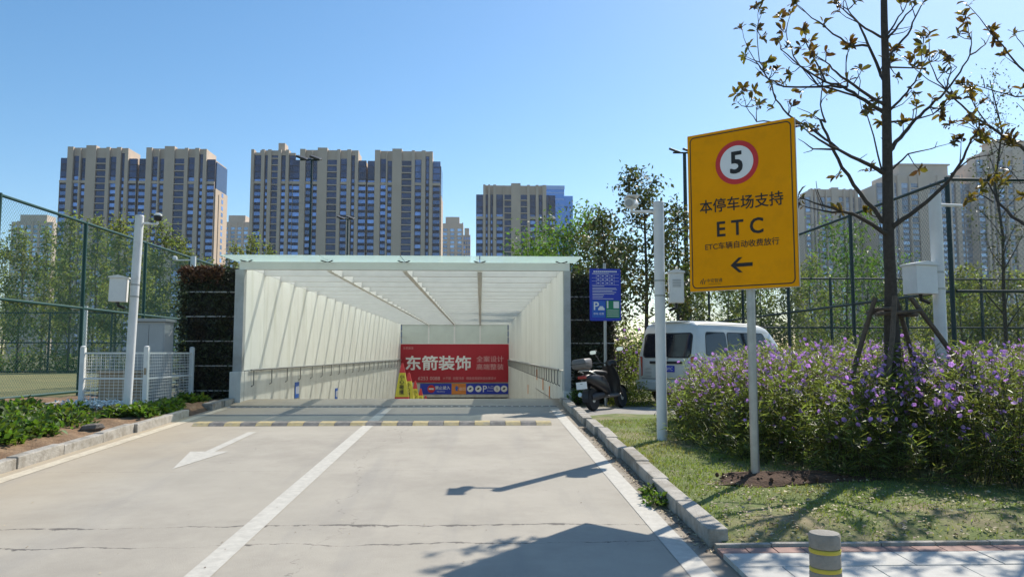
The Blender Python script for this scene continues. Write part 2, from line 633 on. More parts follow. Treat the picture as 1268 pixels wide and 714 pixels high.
# road: rises gently to a crest at the portal, then falls away as the ramp
def road_z(y):
    if y <= 15.6:
        return .035 * y
    if y <= 16.6:
        return .546 + .07 * math.sin((y - 15.6) * math.pi / 2)
    d = y - 16.6
    return .616 - (.05 * d * d if d < 1.2 else .072 + .128 * (d - 1.2))


rm = MB()
yy = [-10, -4, 0, 3, 6, 9, 12, 14, 15.2, 15.6, 15.9, 16.2, 16.6, 16.9, 17.3, 17.8, 18.4, 20, 26, 32, 40, 50, 62]
for a, b in zip(yy[:-1], yy[1:]):
    for xa, xb in ((-5.3, -3.0), (-3.0, -1.0), (-1.0, 1.75)):
        rm.quad((xa, a, max(road_z(a), -.35)), (xb, a, max(road_z(a), -.35)) if a < 17 else (xb, a, road_z(a)),
                (xb, b, road_z(b)), (xa, b, road_z(b))) if a < 17 else rm.quad((xa, a, road_z(a)), (xb, a, road_z(a)), (xb, b, road_z(b)), (xa, b, road_z(b)))
road = struct(rm.build('road', 'road', smooth=60))


def road_strip(name, x0, x1, y0, y1, material, lift=.004, wob=0.0):
    s = MB()
    n = max(2, int((y1 - y0) / .4))
    for k in range(n):
        a = y0 + (y1 - y0) * k / n
        b = y0 + (y1 - y0) * (k + 1) / n
        s.quad((x0, a, road_z(a) + lift), (x1, a, road_z(a) + lift), (x1, b, road_z(b) + lift), (x0, b, road_z(b) + lift))
    return s.build(name, material, road)


road_strip('centre_line', -1.885, -1.715, 2.0, 15.05, 'white_line')
road_strip('edge_line', 1.35, 1.52, 2.0, 15.0, 'white_line')
road_strip('edge_line', -5.02, -4.86, 5.0, 15.2, 'line_warm')
# direction arrow pointing out of the ramp, towards the gate
am = MB()
ap = [(-3.49, 11.85), (-3.37, 11.85), (-3.37, 10.05), (-3.20, 10.05), (-3.43, 8.85), (-3.68, 10.05), (-3.49, 10.05)]
am.v = [(x, y, road_z(y) + .004) for x, y in ap]
am.f = [(0, 1, 2, 6), (2, 3, 4), (2, 4, 6), (4, 5, 6)]
am.build('arrow_marking', 'white_line', road)

# trench drain across the crest
dr = empty('drain_channel', (-1.6, 15.45, road_z(15.45)), 'narrow dark drain grating across the road at the ramp crest', 'drain')
MB().box(-3.35, 3.1, -.10, .10, -.06, .006).build('drain_frame', 'grey_col', dr)
for k in range(43):
    x = -3.3 + k * .15
    MB().box(x, x + .12, -.075, .075, .0, .010).build('grate_bar', 'dark', dr) if k == 0 else None
    if k:
        o = bpy.data.objects.new('grate_bar', dr.children[1].data)
        COL.objects.link(o)
        o.parent = dr
        o.location = (k * .15, 0, 0)
# speed bump of alternating yellow and black rubber segments
sb = empty('speed_bump', (-1.73, 12.72, gz(12.72)), 'flat black and yellow rubber speed bump across the road', 'speed bump', rz=R(-.6))
segs = {}
for k in range(23):
    c = 'bump_yellow' if k % 2 == 0 else 'bump_black'
    if c not in segs:
        s = MB()
        s.prism([(-.19, 0), (.19, 0), (.11, .042), (-.11, .042)], lambda u, v: (0.003, u, v), lambda u, v: (.247, u, v))
        segs[c] = s.build('rubber_segment', c, sb, loc=(-2.86 + k * .25, 0, .002))
    else:
        o = bpy.data.objects.new('rubber_segment', segs[c].data)
        COL.objects.link(o)
        o.parent = sb
        o.location = (-2.86 + k * .25, 0, .002 + rng.uniform(-.002, .002))
sb.rotation_euler = (R(2.0), 0, R(-.4))


# kerbs, stone by stone
def kerb_run(name, x, y0, y1, w, inner, L=1.0, parent=None, dx=0.0):
    k = struct(parent or bpy.data.objects.new(name, None))
    if not parent:
        COL.objects.link(k)
        k.location = (x, y0, 0)
    y = y0
    while y < y1 - .1:
        ll = min(L, y1 - y)
        xo = x + rng.uniform(-.022, .022) + dx * (y - y0)
        s = MB()
        z0, z1 = gz(y) - .05, gz(y) + .125
        s.box(-w / 2, w / 2, 0, ll - .012, -.15, .0)
        for i in (3, 2, 6, 7):
            v = s.v[i]
            s.v[i] = (v[0], v[1], v[2] + .035 * ll)
        o = s.build('kerb_stone', 'kerb', k, bevel=.012)
        o.location = (xo - k.location.x, y - k.location.y, z1 + rng.uniform(-.012, .012))
        o.rotation_euler = (rng.uniform(-.006, .006), rng.uniform(-.03, .03), rng.uniform(-.018, .018))
        y += ll
    return k


kr = kerb_run('kerb', 1.76, 5.66, 12.3, .15, 1, .94)
kerb_run('kerb', 1.75, 12.45, 16.1, .15, 1, .8, kr)
kl = kerb_run('kerb', -5.22, 5.0, 13.95, .14, -1, .98)
kerb_run('kerb', -5.16, 14.9, 16.2, .20, -1, .65, kl)


# lawn on the right, behind the kerb (a gently uneven sheet)
def sheet(name, x0, x1, y0, y1, fz, material, nx, ny, kind='structure', inside=None):
    V = []
    F = []
    for j in range(ny + 1):
        for i in range(nx + 1):
            x = x0 + (x1 - x0) * i / nx
            y = y0 + (y1 - y0) * j / ny
            V.append((x, y, fz(x, y)))
    for j in range(ny):
        for i in range(nx):
            a = j * (nx + 1) + i
            F.append((a, a + 1, a + nx + 2, a + nx + 1))
    m = bpy.data.meshes.new(name)
    m.from_pydata(V, [], F)
    for p in m.polygons:
        p.use_smooth = True
    o = add(name, m, material)
    o['kind'] = kind
    return o


def hsh(x, y):
    return math.sin(x * 2.3 + y * 1.7) * .5 + math.sin(x * 5.1 - y * 3.3 + 1) * .3 + math.sin(x * 11 + y * 9.7) * .2


def lawn_z(x, y):
    e = min(1, max(0, (x - 1.80) / .4))
    f = min(1, max(0, (y - 5.55) / .45))
    if y < 5.56:
        return gz(y) - .01
    return gz(y) + .025 + .09 * f * (.7 + .3 * e) + .014 * hsh(x, y) * min(e, f)


sheet('lawn', 1.76, 22, 5.50, 13.05, lawn_z, 'lawn', 110, 60)
sheet('parking_pad', 1.70, 8.2, 12.3, 24, lambda x, y: .515 + .0 * x, 'pad', 4, 4)
# court surface on the right and on the left
sheet('sports_court', 8.2, 40, 13.1, 33, lambda x, y: .60, 'court', 2, 2)
sheet('sports_court', -60, -9.2, 15.0, 39.5, lambda x, y: .62, 'court', 2, 2)


def soil_z(x, y):
    t = min(1, max(0, (-5.29 - x) / 1.9))
    t = t * t * (3 - 2 * t)
    b = gz(y) + .10
    return b + (max(b + .05, .64) - b) * t + .026 * hsh(x * 1.6, y * 1.6) * min(1, max(0, (-5.25 - x) / .2)) + .02 * hsh(y * 4, x * 5)




def soil_edge(x, y):
    z = soil_z(min(x, -5.28), y)
    if x > -5.26:
        z = z + (gz(y) - .03 - z) * min(1, (x + 5.26) / (.06 if y < 13.95 else .16))
    return z


sheet('soil_bed', -9.3, -5.02, 4.5, 16.1, soil_edge, 'soil', 86, 116)
sheet('grass_verge', -40, -9.28, -2, 15.05, lambda x, y: .615 if y > 12 else .615 - (12 - y) * .012, 'lawn', 4, 6)

# paving slabs in front of the lawn
pv = struct(bpy.data.objects.new('pavement', None))
COL.objects.link(pv)
pv.location = (1.7, 5.58, gz(5.58) - .022)
bed = MB().box(-.04, 12, -4.0, .03, -.12, .0)
bed.v = [(a, b, c + .035 * b) for a, b, c in bed.v]
bed.build('pavement_bed', 'pad', pv)


def slab(x, y, w, d, material, cache={}, lift=0.0):
    key = (w, d, material)
    if key not in cache:
        s = MB().box(0, w - .006, 0, d - .006, -.03, .055)
        cache[key] = s.build('paver', material, pv, bevel=.004)
        o = cache[key]
    else:
        o = bpy.data.objects.new('paver', cache[key].data)
        COL.objects.link(o)
        o.parent = pv
    o.location = (x, y, rng.uniform(-.003, .003) + .035 * y + lift)
    o.rotation_euler = (R(2), rng.uniform(-.004, .004), 0)


for k in range(26):
    slab(-.02 + k * .4, -.06, .4, .055, 'kerb', lift=.022)
    slab(-.02 + k * .2, -.20, .2, .138, 'paver_red')
    slab(-.02 + (k + 26) * .2, -.20, .2, .138, 'paver_red')
for r_ in range(10):
    for k in range(15):
        slab(-.02 + k * .6 + (.3 if r_ % 2 else 0), -.50 - r_ * .3, .6, .3, 'paver')
    if r_ % 2:
        slab(-.02, -.50 - r_ * .3, .3, .3, 'paver')

# dug soil round the sign pole
dz = MB()
nseg = 22
dz.v.append((0, 0, .045))
for ring, (rr, zz) in enumerate(((.18, .05), (.34, .03), (.50, -.02))):
    for k in range(nseg):
        a = 2 * math.pi * k / nseg
        q = rr * (1 + .25 * math.sin(3 * a + ring) + rng.uniform(-.12, .12))
        dz.v.append((q * math.cos(a) * 1.5 + .28, q * math.sin(a) * .62 - .02, zz + rng.uniform(-.02, .025) + .035 * q * math.sin(a) * .6))
for k in range(nseg):
    dz.f.append((0, 1 + k, 1 + (k + 1) % nseg))
    for ring in (0, 1):
        a = 1 + ring * nseg
        dz.f.append((a + k, a + nseg + k, a + nseg + (k + 1) % nseg, a + (k + 1) % nseg))
dug = dz.build('dug_earth', 'dug', loc=(2.66, 7.5, gz(7.5) + .125))
stuff(tag(dug, 'patch of freshly dug dark earth round the yellow sign pole', 'soil'))
cl = MB()
for k in range(150):
    a, q = rng.uniform(0, 6.28), rng.uniform(.05, .44)
    c = (q * math.cos(a) * 1.5 + .28, q * math.sin(a) * .62 - .02, .03)
    r_ = rng.uniform(.008, .026)
    cl.lathe([(r_ * .5, -r_), (r_, 0), (r_ * .5, r_ * .8)], 5, c)
c_ = cl.build('earth_clod', 'dug', dug)
stuff(c_)


# ================================================================== RAMP ENTRANCE
XL, XR, Y0, Y1, ZT = -4.92, 1.74, 16.32, 48.0, 3.36
NB = 22
SP = (Y1 - Y0) / NB
rp = empty('parking_ramp_entrance', (-1.6, 16.3, .58), 'white covered ramp with frosted glass roof going down to an underground car park', 'ramp entrance')
O = rp.location


def P(s, name, material, **k):
    """verts in world coordinates -> part of the ramp entrance"""
    s.v = [(v[0] - O.x, v[1] - O.y, v[2] - O.z) for v in s.v]
    return s.build(name, material, rp, **k)


def share(name, src, parent, loc):
    o = bpy.data.objects.new(name, src.data)
    COL.objects.link(o)
    o.parent = parent
    o.location = loc
    return o


# side retaining walls below the panels and ramp floor edges
P(MB().box(XL - .25, XL, Y0 + .02, 62, -6, 1.22), 'retaining_wall', 'concrete')
P(MB().box(XR, XR + .25, Y0 + .02, 62, -6, 1.22), 'retaining_wall', 'concrete')
# wall panels, each a slightly tilted sheet with its own edges
pl = P(MB().box(XL - .10, XL - .03, Y0 + .004, Y0 + SP - .006, 1.24, ZT + .04), 'wall_panel', 'panel', bevel=.003)
pr = P(MB().box(XR + .03, XR + .10, Y0 + .004, Y0 + SP - .006, 1.24, ZT + .04), 'wall_panel', 'panel', bevel=.003)
ml = P(MB().box(XL - .16, XL - .102, Y0 + SP - .05, Y0 + SP + .02, 1.224, ZT + .03), 'wall_mullion', 'steel_white')
mr_ = P(MB().box(XR + .102, XR + .16, Y0 + SP - .05, Y0 + SP + .02, 1.224, ZT + .03), 'wall_mullion', 'steel_white')
for k in range(1, NB):
    for src, nm in ((pl, 'wall_panel'), (pr, 'wall_panel'), (ml, 'wall_mullion'), (mr_, 'wall_mullion')):
        share(nm, src, rp, (0, k * SP, 0))
# beams
cb = P(MB().box(XL - .1, XR + .1, Y0 + SP - .05, Y0 + SP + .05, ZT + .0, ZT + .15), 'cross_beam', 'steel_white')
for k in range(1, NB):
    share('cross_beam', cb, rp, (0, k * SP, 0))
for x in (-3.22, -1.62, -.02):
    P(MB().box(x - .05, x + .05, Y0 + .1, Y1, ZT - .03, ZT + .147), 'long_beam', 'steel_white')
for x in (XL - .11, XR + .03):
    P(MB().box(x, x + .08, Y0 + .1, Y1, ZT + .045, ZT + .146), 'edge_beam', 'steel_white')
# roof panes
xsplit = [XL - .1, -3.22, -1.62, -.02, XR + .1]
for a, b in zip(xsplit[:-1], xsplit[1:]):
    g = P(MB().box(a + .012, b - .012, Y0 + .16, Y0 + SP + .145, ZT + .155, ZT + .167), 'roof_pane', 'roof_glass')
    for k in range(1, NB):
        share('roof_pane', g, rp, (0, k * SP, 0))
# fascia and overhanging canopy glass with spider clamps
P(MB().box(XL - .14, XR + .16, Y0 - .10, Y0 + .02, 3.345, 3.515), 'fascia_beam', 'fascia', bevel=.01)
for a, b in ((-5.20, -3.24), (-3.22, -1.63), (-1.61, -.03), (-.01, 2.05)):
    P(MB().box(a, b, 15.42, Y0 + .15, 3.542, 3.556), 'canopy_pane', 'canopy_glass')
for x in (-3.23, -1.62, -.02, 1.72, -4.9):
    s = MB()
    for dx in (-.11, .11):
        s.tube([(x, Y0 - .06, 3.515), (x + dx, Y0 - .16, 3.530), (x + dx, Y0 - .16, 3.541)], .012, 6)
        s.tube([(x + dx, Y0 - .16, 3.532), (x + dx, Y0 - .16, 3.541)], .026, 8)
    P(s, 'glass_clamp', 'dark')
# portal columns and their thicker feet
P(MB().box(XL - .20, XL - .012, Y0 - .16, Y0 + .02, .55, 3.342), 'portal_column', 'grey_col', bevel=.01)
P(MB().box(XL - .24, XL - .004, Y0 - .22, Y0 + .016, .45, 1.22), 'column_foot', 'concrete', bevel=.015)
P(MB().box(XR + .022, XR + .17, Y0 - .14, Y0 + .02, .55, 3.342), 'portal_column', 'grey_col', bevel=.01)
P(MB().box(XR + .004, XR + .20, Y0 - .18, Y0 + .016, .45, .80), 'column_foot', 'concrete', bevel=.015)
# handrails with their posts
for sx, xx in ((1, XL + .05), (-1, XR - .05)):
    P(MB().tube([(xx, Y0 + .3, 1.24), (xx, Y1 - .2, 1.18)], .022, 8), 'handrail', 'rail')
    hp = None
    for k in range(NB * 2 - 1):
        y = Y0 + .5 + k * SP / 2
        if k % 2 and sx > 0:
            continue
        if hp is None:
            s = MB().tube([(xx, Y0 + .5, 1.23), (xx, Y0 + .5, .92), (xx - sx * .06, Y0 + .5, .88)], .013, 6)
            hp = P(s, 'handrail_post', 'rail')
        else:
            share('handrail_post', hp, rp, (0, y - Y0 - .5, -.002 * (y - Y0)))
# back wall of the covered part: frosted panes, lintel, opening below
P(MB().box(XL, XR, Y1, Y1 + .12, 2.10, 2.20), 'back_transom', 'steel_white')
for a, b in zip(xsplit[:-1], xsplit[1:]):
    P(MB().box(max(a, XL) + .05, min(b, XR) - .05, Y1 + .02, Y1 + .05, 2.205, ZT + .03), 'back_pane', 'back_glass')
for x in (-3.22, -1.62, -.02):
    P(MB().box(x - .05, x + .05, Y1 - .01, Y1 + .1, 2.202, ZT - .012), 'back_mullion', 'steel_white')
P(MB().box(XL - .2, XR + .2, Y1 + .06, Y1 + .5, -1.12, 2.098), 'lintel_wall', 'concrete')
P(MB().box(XL - .2, XR + .2, 61.6, 62, -7, 2.0), 'inner_wall', 'concrete')
P(MB().box(XL - .2, XR + .2, Y1 + .502, 62, -1.12, -.9), 'slab_ceiling', 'concrete')
# outer stone coping of the ramp along each side
# small blue wall signs on the left wall
for y, z, s_ in ((20.9, .62, .42), (26.6, .22, .38)):
    b = empty('wall_sign', (XL + .012, y, z), 'small blue square sign on the left wall of the ramp, ' + ('nearer the portal' if y < 22 else 'further down'), 'sign')
    MB().box(0, .012, -s_ / 2, s_ / 2, -s_ / 2, s_ / 2).build('sign_plate', 'blue2', b)
    for q in (-.1, 0.02, .13):
        MB().box(.0125, .015, q - .03, q + .03, -.1, .1).build('white_mark', 'sign_white', b)
# rust streaks on the right wall, built as thin orange plates
for y, z in ((21.3, .75), (23.6, .95), (19.3, .62), (28.0, .3)):
    s = MB().box(XR - .02, XR - .002, y - .05, y + .05, z - .16, z + .16)
    P(s, 'rust_streak', 'orange')

# ---- red banner on the back wall
bn = empty('advertising_banner', (-1.62, Y1 - .03, .98), 'wide red advertising banner with white Chinese lettering over the ramp opening', 'banner')
BW, BH = 6.85, 2.36
MB().box(-BW / 2, BW / 2, 0, .04, -BH / 2, BH / 2).build('banner_sheet', 'banner', bn)
text('东箭装饰', .92, 'txt_white', bn, -.98, -.004, .02, bold=0.0225, width=4.0)
text('全案设计', .40, 'txt_pink', bn, 2.22, -.004, .26, bold=0.0060, width=1.68)
text('高端整装', .40, 'txt_pink', bn, 2.22, -.004, -.22, bold=0.0060, width=1.68)
text('东箭装饰', .17, 'txt_pink', bn, -2.85, -.004, .93, width=.62)
text('6253 0088', .30, 'txt_pink', bn, -1.55, -.004, -.93, width=1.35, bold=0.0075)
text('大平层 · 别墅洋房 · 精装房局部改造全案设计', .19, 'txt_pink', bn, .95, -.004, -.93, width=3.3)

# ---- blue and orange direction board on the lintel
bd = empty('direction_board', (-.98, Y1 + .02, -.60), 'long blue and orange car park direction board under the red banner', 'sign')
for a, b, c in ((-2.75, -.80, 'blue'), (-.80, .10, 'orange'), (.10, 2.72, 'blue')):
    MB().box(a + .004, b - .004, 0, .038, -.33, .33).build('board_panel', c, bd)
plate('no_entry_disc', disc(.24, 24, -2.05, 0), -.010, -.001, 'red', bd)
MB().box(-2.20, -1.90, -.016, -.0105, -.05, .05).build('no_entry_bar', 'sign_white', bd)
text('禁止驶入', .24, 'txt_white', bd, -1.35, -.004, .07, bold=0.0112, width=.92)
text('No Entry', .10, 'txt_white', bd, -1.45, -.004, -.17, width=.5)
plate('arrow_icon', [(-.55, -.12), (-.42, -.12), (-.42, .02), (-.35, .02), (-.48, .2), (-.61, .02), (-.55, .02)], -.008, -.001, 'blue2', bd)
text('出口', .2, 'txt_white', bd, -.13, -.004, 0, width=.36)
for x in (.36, .86, 2.02, 2.46):
    plate('icon_disc', disc(.2, 24, x, 0), -.008, -.001, 'sign_white', bd)
text('P', .56, 'txt_white', bd, 1.25, -.004, 0, bold=0.0075)
text('入口', .2, 'txt_white', bd, 1.60, -.004, .09, width=.36)
text('Entrance', .09, 'txt_white', bd, 1.60, -.004, -.12, width=.36)
text('5', .24, 'ink', bd, 2.02, -.010, 0)
for x in (.36, .86, 2.46):
    plate('icon_mark', [(x - .1, -.05), (x + .02, -.05), (x + .1, .06), (x - .03, .07)], -.012, -.0085, 'ink', bd)

# ---- warning cones down the middle of the ramp
for i, (x, y) in enumerate(((-1.98, 19.7), (-2.02, 22.0), (-2.06, 24.6), (-2.10, 27.4), (-2.16, 30.8))):
    if i == 0:
        cn = empty('warning_cone', (0, 0, 0), '', 'cone', 'warning cones down the middle of the ramp')
        c1 = MB()
        c1.tube([(0, 0, .05), (0, 0, .20)], [.26, .235], 4)
        c1.build('cone_skirt', 'cone_red', cn)
        MB().tube([(0, 0, .20), (0, 0, .80)], [.233, .10], 4).build('cone_body', 'cone_yellow', cn)
        MB().tube([(0, 0, .80), (0, 0, 1.0), (0, 0, 1.04)], [.10, .045, .03], 4).build('cone_tip', 'cone_red', cn)
        MB().box(-.27, .27, -.27, .27, 0, .048).build('cone_base', 'cone_red', cn, bevel=.01)
        for q, ch in enumerate('小心碰撞'):
            t = text(ch, .12, 'ink', cn, 0, -.152 + .017 * (3 - q) * -1 + .0, .68 - q * .125, bold=0.0150)
            t.location = (0, -.075 - .0195 * (q + .9) - .008, .70 - q * .125)
            t.rotation_euler = (R(-9), 0, 0)
        o = cn
    else:
        o = copy_tree(cn)
    o.location = (x, y, road_z(y) + .005)
    o.rotation_euler = (0, 0, R(rng.uniform(-8, 8)))
    o['label'] = 'red and yellow warning cone on the ramp centre line, ' + ['first inside the portal', 'second from the portal', 'third from the portal',
                                                                         'fourth from the portal', 'last towards the red banner'][i]


# ---- living walls either side of the portal
def living_wall(x0, x1, ztop, label, seed, edge):
    g = np.random.default_rng(seed)
    o = empty('living_wall', ((x0 + x1) / 2, 16.4, .55), label, 'green wall')
    w = (x1 - x0) / 2
    MB().box(-w, w, .02, .30, -.1, ztop - .56).build('wall_backing', 'black', o)
    H = ztop - .55
    ns = 5
    for k in range(1, ns + 1):
        z = .28 + (H - .28) * (k - 1) / ns
        MB().box(-w, w, -.10, .018, z - .018, z + .004).build('planter_ledge', 'grey_col', o)
    n = 5200
    px = g.uniform(-w - edge * .06, w, n)
    if edge:
        m_ = g.random(n) < .18
        px[m_] = -w - np.abs(g.normal(0, .09, m_.sum()))
    pz = g.uniform(0, H, n)
    row = ((pz - .28) % ((H - .28) / ns)) / ((H - .28) / ns)
    pz = pz - .1 * (row > .93)
    py = -.02 - np.abs(g.normal(0, .06, n))
    Pp = np.stack([px, py, pz], 1)
    D = g.normal(size=(n, 3)) * [.8, .5, .8] + [0, -.7, -.1]
    N = g.normal(size=(n, 3)) + [0, -1, .5]
    stuff(add('foliage', leaf_mesh('foliage', Pp, D, N, g.uniform(.05, .12, n), g.uniform(.02, .05, n)), 'leaf_wall', o))
    if edge:
        n = 1100
        Pp = np.stack([g.uniform(-w - .12, w - .25, n), -.06 - np.abs(g.normal(0, .07, n)), H - np.abs(g.normal(0, .13, n))], 1)
        D = g.normal(size=(n, 3)) + [0, -.6, -.3]
        stuff(add('dried_foliage', leaf_mesh('dried_foliage', Pp, D, g.normal(size=(n, 3)) + [0, -1, 0], g.uniform(.05, .13, n), g.uniform(.015, .04, n)), 'leaf_brown', o))
    return o


living_wall(-6.16, -5.16, 3.40, 'dark living wall of planter shelves left of the ramp, its top row dried brown', 3, 1)
living_wall(1.93, 2.86, 3.30, 'dark green living wall right of the ramp behind the parked scooter', 4, 0)


# ================================================================== STREET FURNITURE
# ---- yellow ETC sign
sg = empty('parking_sign', (2.64, 7.49, gz(7.49) + .10), 'large yellow ETC car park sign on a single grey pole', 'sign', rz=R(-39.7))
gz0 = sg.location.z
MB().tube([(.02, .05, -.25), (.02, .05, 3.2)], .043, 10).build('pole', 'galv', sg, smooth=40)
SW, SH = 1.10, 1.635
zc = 2.235 + SH / 2 - gz0
SX = -.035
plate('sign_board', [(SX - SW / 2, zc - SH / 2), (SX + SW / 2, zc - SH / 2), (SX + SW / 2, zc + SH / 2), (SX - SW / 2, zc + SH / 2)], -.030, -.004, 'yellow', sg)
MB().box(SX - SW / 2 - .006, SX + SW / 2 + .006, -.0045, .008, zc - SH / 2 - .006, zc + SH / 2 + .006).build('board_edge', 'alu', sg)
for q in (-.45, .45):
    MB().box(-.05, .09, .008, .05, zc + q - .02, zc + q + .02).build('pole_clamp', 'galv', sg)
# printed border, as a ring of strips with round corners
bo, bi = rrect(SW - .05, SH - .05, .05, 6, SX, zc), rrect(SW - .072, SH - .072, .04, 6, SX, zc)
rb = MB()
n_ = len(bo)
for k in range(n_):
    q = (k + 1) % n_
    rb.quad((bo[k][0], -.0315, bo[k][1]), (bo[q][0], -.0315, bo[q][1]), (bi[q][0], -.0315, bi[q][1]), (bi[k][0], -.0315, bi[k][1]))
rb.build('border_line', 'ink', sg)


def sv(u, v):
    return SX - SW / 2 + u * SW / 1.055, zc + SH / 2 - v * SH / 1.585


cx_, cz_ = sv(.505, .345)
plate('red_ring', disc(.222, 48, cx_, cz_), -.0335, -.0305, 'red', sg)
plate('white_disc', disc(.172, 48, cx_, cz_), -.0365, -.0336, 'sign_white', sg)
text('5', .31, 'ink', sg, cx_, -.0375, cz_, 'numeral', bold=0.0210)
x_, z_ = sv(.53, .745)
text('本停车场支持', .150, 'ink', sg, x_, -.0318, z_, bold=0.0105, width=.855)
x_, z_ = sv(.52, .985)
text('E T C', .215, 'ink', sg, x_, -.0318, z_, bold=0.0165, width=.47)
x_, z_ = sv(.53, 1.150)
text('ETC车辆自动收费放行', .078, 'ink', sg, x_, -.0318, z_, bold=0.0060, width=.755)
x_, z_ = sv(.53, 1.352)
plate('arrow', [(x_ - .115, z_), (x_ - .03, z_ + .075), (x_ + .008, z_ + .075), (x_ - .055, z_ + .018), (x_ + .11, z_ + .018), (x_ + .11, z_ - .018),
                (x_ - .055, z_ - .018), (x_ + .008, z_ - .075), (x_ - .03, z_ - .075)], -.0335, -.0305, 'ink', sg)
x_, z_ = sv(.135, 1.495)
for k, (h, o_) in enumerate(((.035, 0), (.06, .004), (.04, -.004))):
    q = x_ + (k - 1) * .02
    plate('logo_bar', [(q - .004 - .006, z_ - h / 2 + o_), (q + .003 - .006, z_ - h / 2 + o_), (q + .004 + .006, z_ + h / 2 + o_), (q - .003 + .006, z_ + h / 2 + o_)], -.0330, -.0305, 'ink', sg)
x_, z_ = sv(.255, 1.487)
text('中安智通', .044, 'ink', sg, x_, -.0318, z_, width=.165)
x_, z_ = sv(.255, 1.522)
text('ZHONG AN ZHI TONG', .014, 'ink', sg, x_, -.0318, z_, width=.13)


# ---- camera poles
def camera_pole(loc, h, r, label, box_side, arm_dir, lean=(0, 0, 0), dome=False, boxz=1.85, box=(.20, .14, .42)):
    o = empty('camera_pole', loc, label, 'camera pole', 'white camera poles beside the ramp')
    o.rotation_euler = lean
    MB().tube([(0, 0, -.3), (0, 0, h)], r, 20).build('pole', 'pole_white', o, smooth=40)
    MB().lathe([(r * 1.04, h + .001), (r * .95, h + .012), (r * .4, h + .018)], 20).build('pole_cap', 'white', o, smooth=40)
    for q in (-.1, .1):
        MB().lathe([(r + .004, -.012), (r + .004, .012)], 20, (0, 0, boxz + q)).build('band', 'galv', o)
    bx_, by_, bz_ = box
    a = Vector(box_side).normalized()
    p = a * (r + .05 + bx_ / 2)
    b = MB().box(-bx_ / 2, bx_ / 2, -by_ / 2, by_ / 2, -bz_ / 2, bz_ / 2).build('control_box', 'white', o, bevel=.008, loc=(p.x, p.y, boxz))
    b.rotation_euler = (0, 0, math.atan2(a.y, a.x))
    MB().prism([(-bx_ / 2 - .015, bz_ / 2), (bx_ / 2 + .015, bz_ / 2), (bx_ / 2 + .015, bz_ / 2 + .02), (0, bz_ / 2 + .05), (-bx_ / 2 - .015, bz_ / 2 + .02)],
               lambda u, v: (u, -by_ / 2 - .02, v), lambda u, v: (u, by_ / 2 + .02, v)).build('box_roof', 'white', b)
    MB().box(-bx_ / 2 + .015, bx_ / 2 - .015, -by_ / 2 - .006, -by_ / 2 - .0005, -bz_ / 2 + .02, bz_ / 2 - .02).build('box_door', 'white', b, bevel=.002)
    for q in range(5):
        MB().box(-bx_ / 2 + .04, bx_ / 2 - .04, -by_ / 2 - .011, -by_ / 2 - .0065, bz_ * .25 - q * .022, bz_ * .25 - q * .022 + .010).build('vent_slat', 'cab_grey', b)
    MB().tube([(p.x * .5, p.y * .5, boxz - .1), (p.x * .6, p.y * .6, boxz - .1)], .03, 8).build('box_bracket', 'galv', o)
    MB().tube([(p.x, p.y, boxz - bz_ / 2 - .001), (p.x, p.y, boxz - bz_ / 2 - .06), (p.x * .55, p.y * .55, boxz - bz_ / 2 - .10)], .022, 8).build('cable', 'black', o)
    d = Vector(arm_dir).normalized()
    L_ = .36 if not dome else .30
    zt = h - .12
    e = d * L_
    MB().tube([(0, 0, zt), (e.x, e.y, zt - .005)], .020, 8).build('arm', 'white', o, smooth=40)
    if dome is None:
        pass
    elif dome:
        c = MB().tube([(e.x, e.y, zt - .005), (e.x, e.y, zt + .05)], .018, 8).build('camera_stem', 'white', o)
        MB().lathe([(.02, .05), (.062, .075), (.068, .12), (.062, .165), (.03, .18)], 16, (e.x, e.y, zt)).build('camera_dome', 'white', o, smooth=40)
        MB().lathe([(.03, .045), (.058, .06), (.072, .10), (.070, .135)], 16, (e.x, e.y, zt)).build('camera_eye', 'black', o, smooth=40)
    else:
        MB().tube([(e.x, e.y, zt - .005), (e.x, e.y, zt + .06)], .022, 8).build('camera_stem', 'white', o)
        s = MB().tube([(e.x - .05, e.y - .08, zt + .10), (e.x + .05, e.y + .12, zt + .13)], [.075, .07], 10)
        s.build('camera_body', 'white', o, smooth=40)
        MB().box(e.x - .09, e.x + .08, e.y - .16, e.y + .13, zt + .185, zt + .20).build('sun_shield', 'white', o)
        MB().tube([(e.x - .055, e.y - .09, zt + .0985), (e.x - .06, e.y - .10, zt + .098)], .05, 12).build('camera_lens', 'cab_grey', o)
    return o


camera_pole((2.40, 10.16, gz(10.16) + .05), 3.22, .070, 'slim white camera pole with a small grey box, standing on the lawn by the kerb', (1, -.12, 0), (-1, .05, 0), boxz=2.06, box=(.19, .15, .40))
camera_pole((-5.88, 13.15, .60), 3.32, .070, 'leaning white pole with a black and white dome camera in the soil bed', (-1, -.15, 0), (1, .05, 0), lean=(0, R(1.4), 0), dome=True, boxz=2.05, box=(.26, .18, .40))
camera_pole((5.52, 9.0, .42), 3.10, .070, 'white pole with a large white gabled box behind the staked tree', (-.98, -.25, 0), (1, .1, 0), dome=None, boxz=2.05, box=(.31, .22, .34))
for loc, h, lb in (((-7.6, 20.5, .6), 3.55, 'white camera pole rising behind the left living wall'),
                   ((-13.6, 27.0, .62), 2.6, 'white camera pole standing alone inside the green fenced court')):
    o = empty('camera_pole', loc, lb, 'camera pole', 'white camera poles beside the ramp')
    MB().tube([(0, 0, -.1), (0, 0, h)], .07, 12).build('pole', 'pole_white', o, smooth=40)
    MB().tube([(0, 0, h - .1), (-.5, .05, h - .1)], .02, 8).build('arm', 'white', o)
    MB().lathe([(.02, -.06), (.06, -.03), (.06, .04), (.03, .06)], 12, (-.5, .05, h - .05)).build('camera_dome', 'white', o, smooth=40)


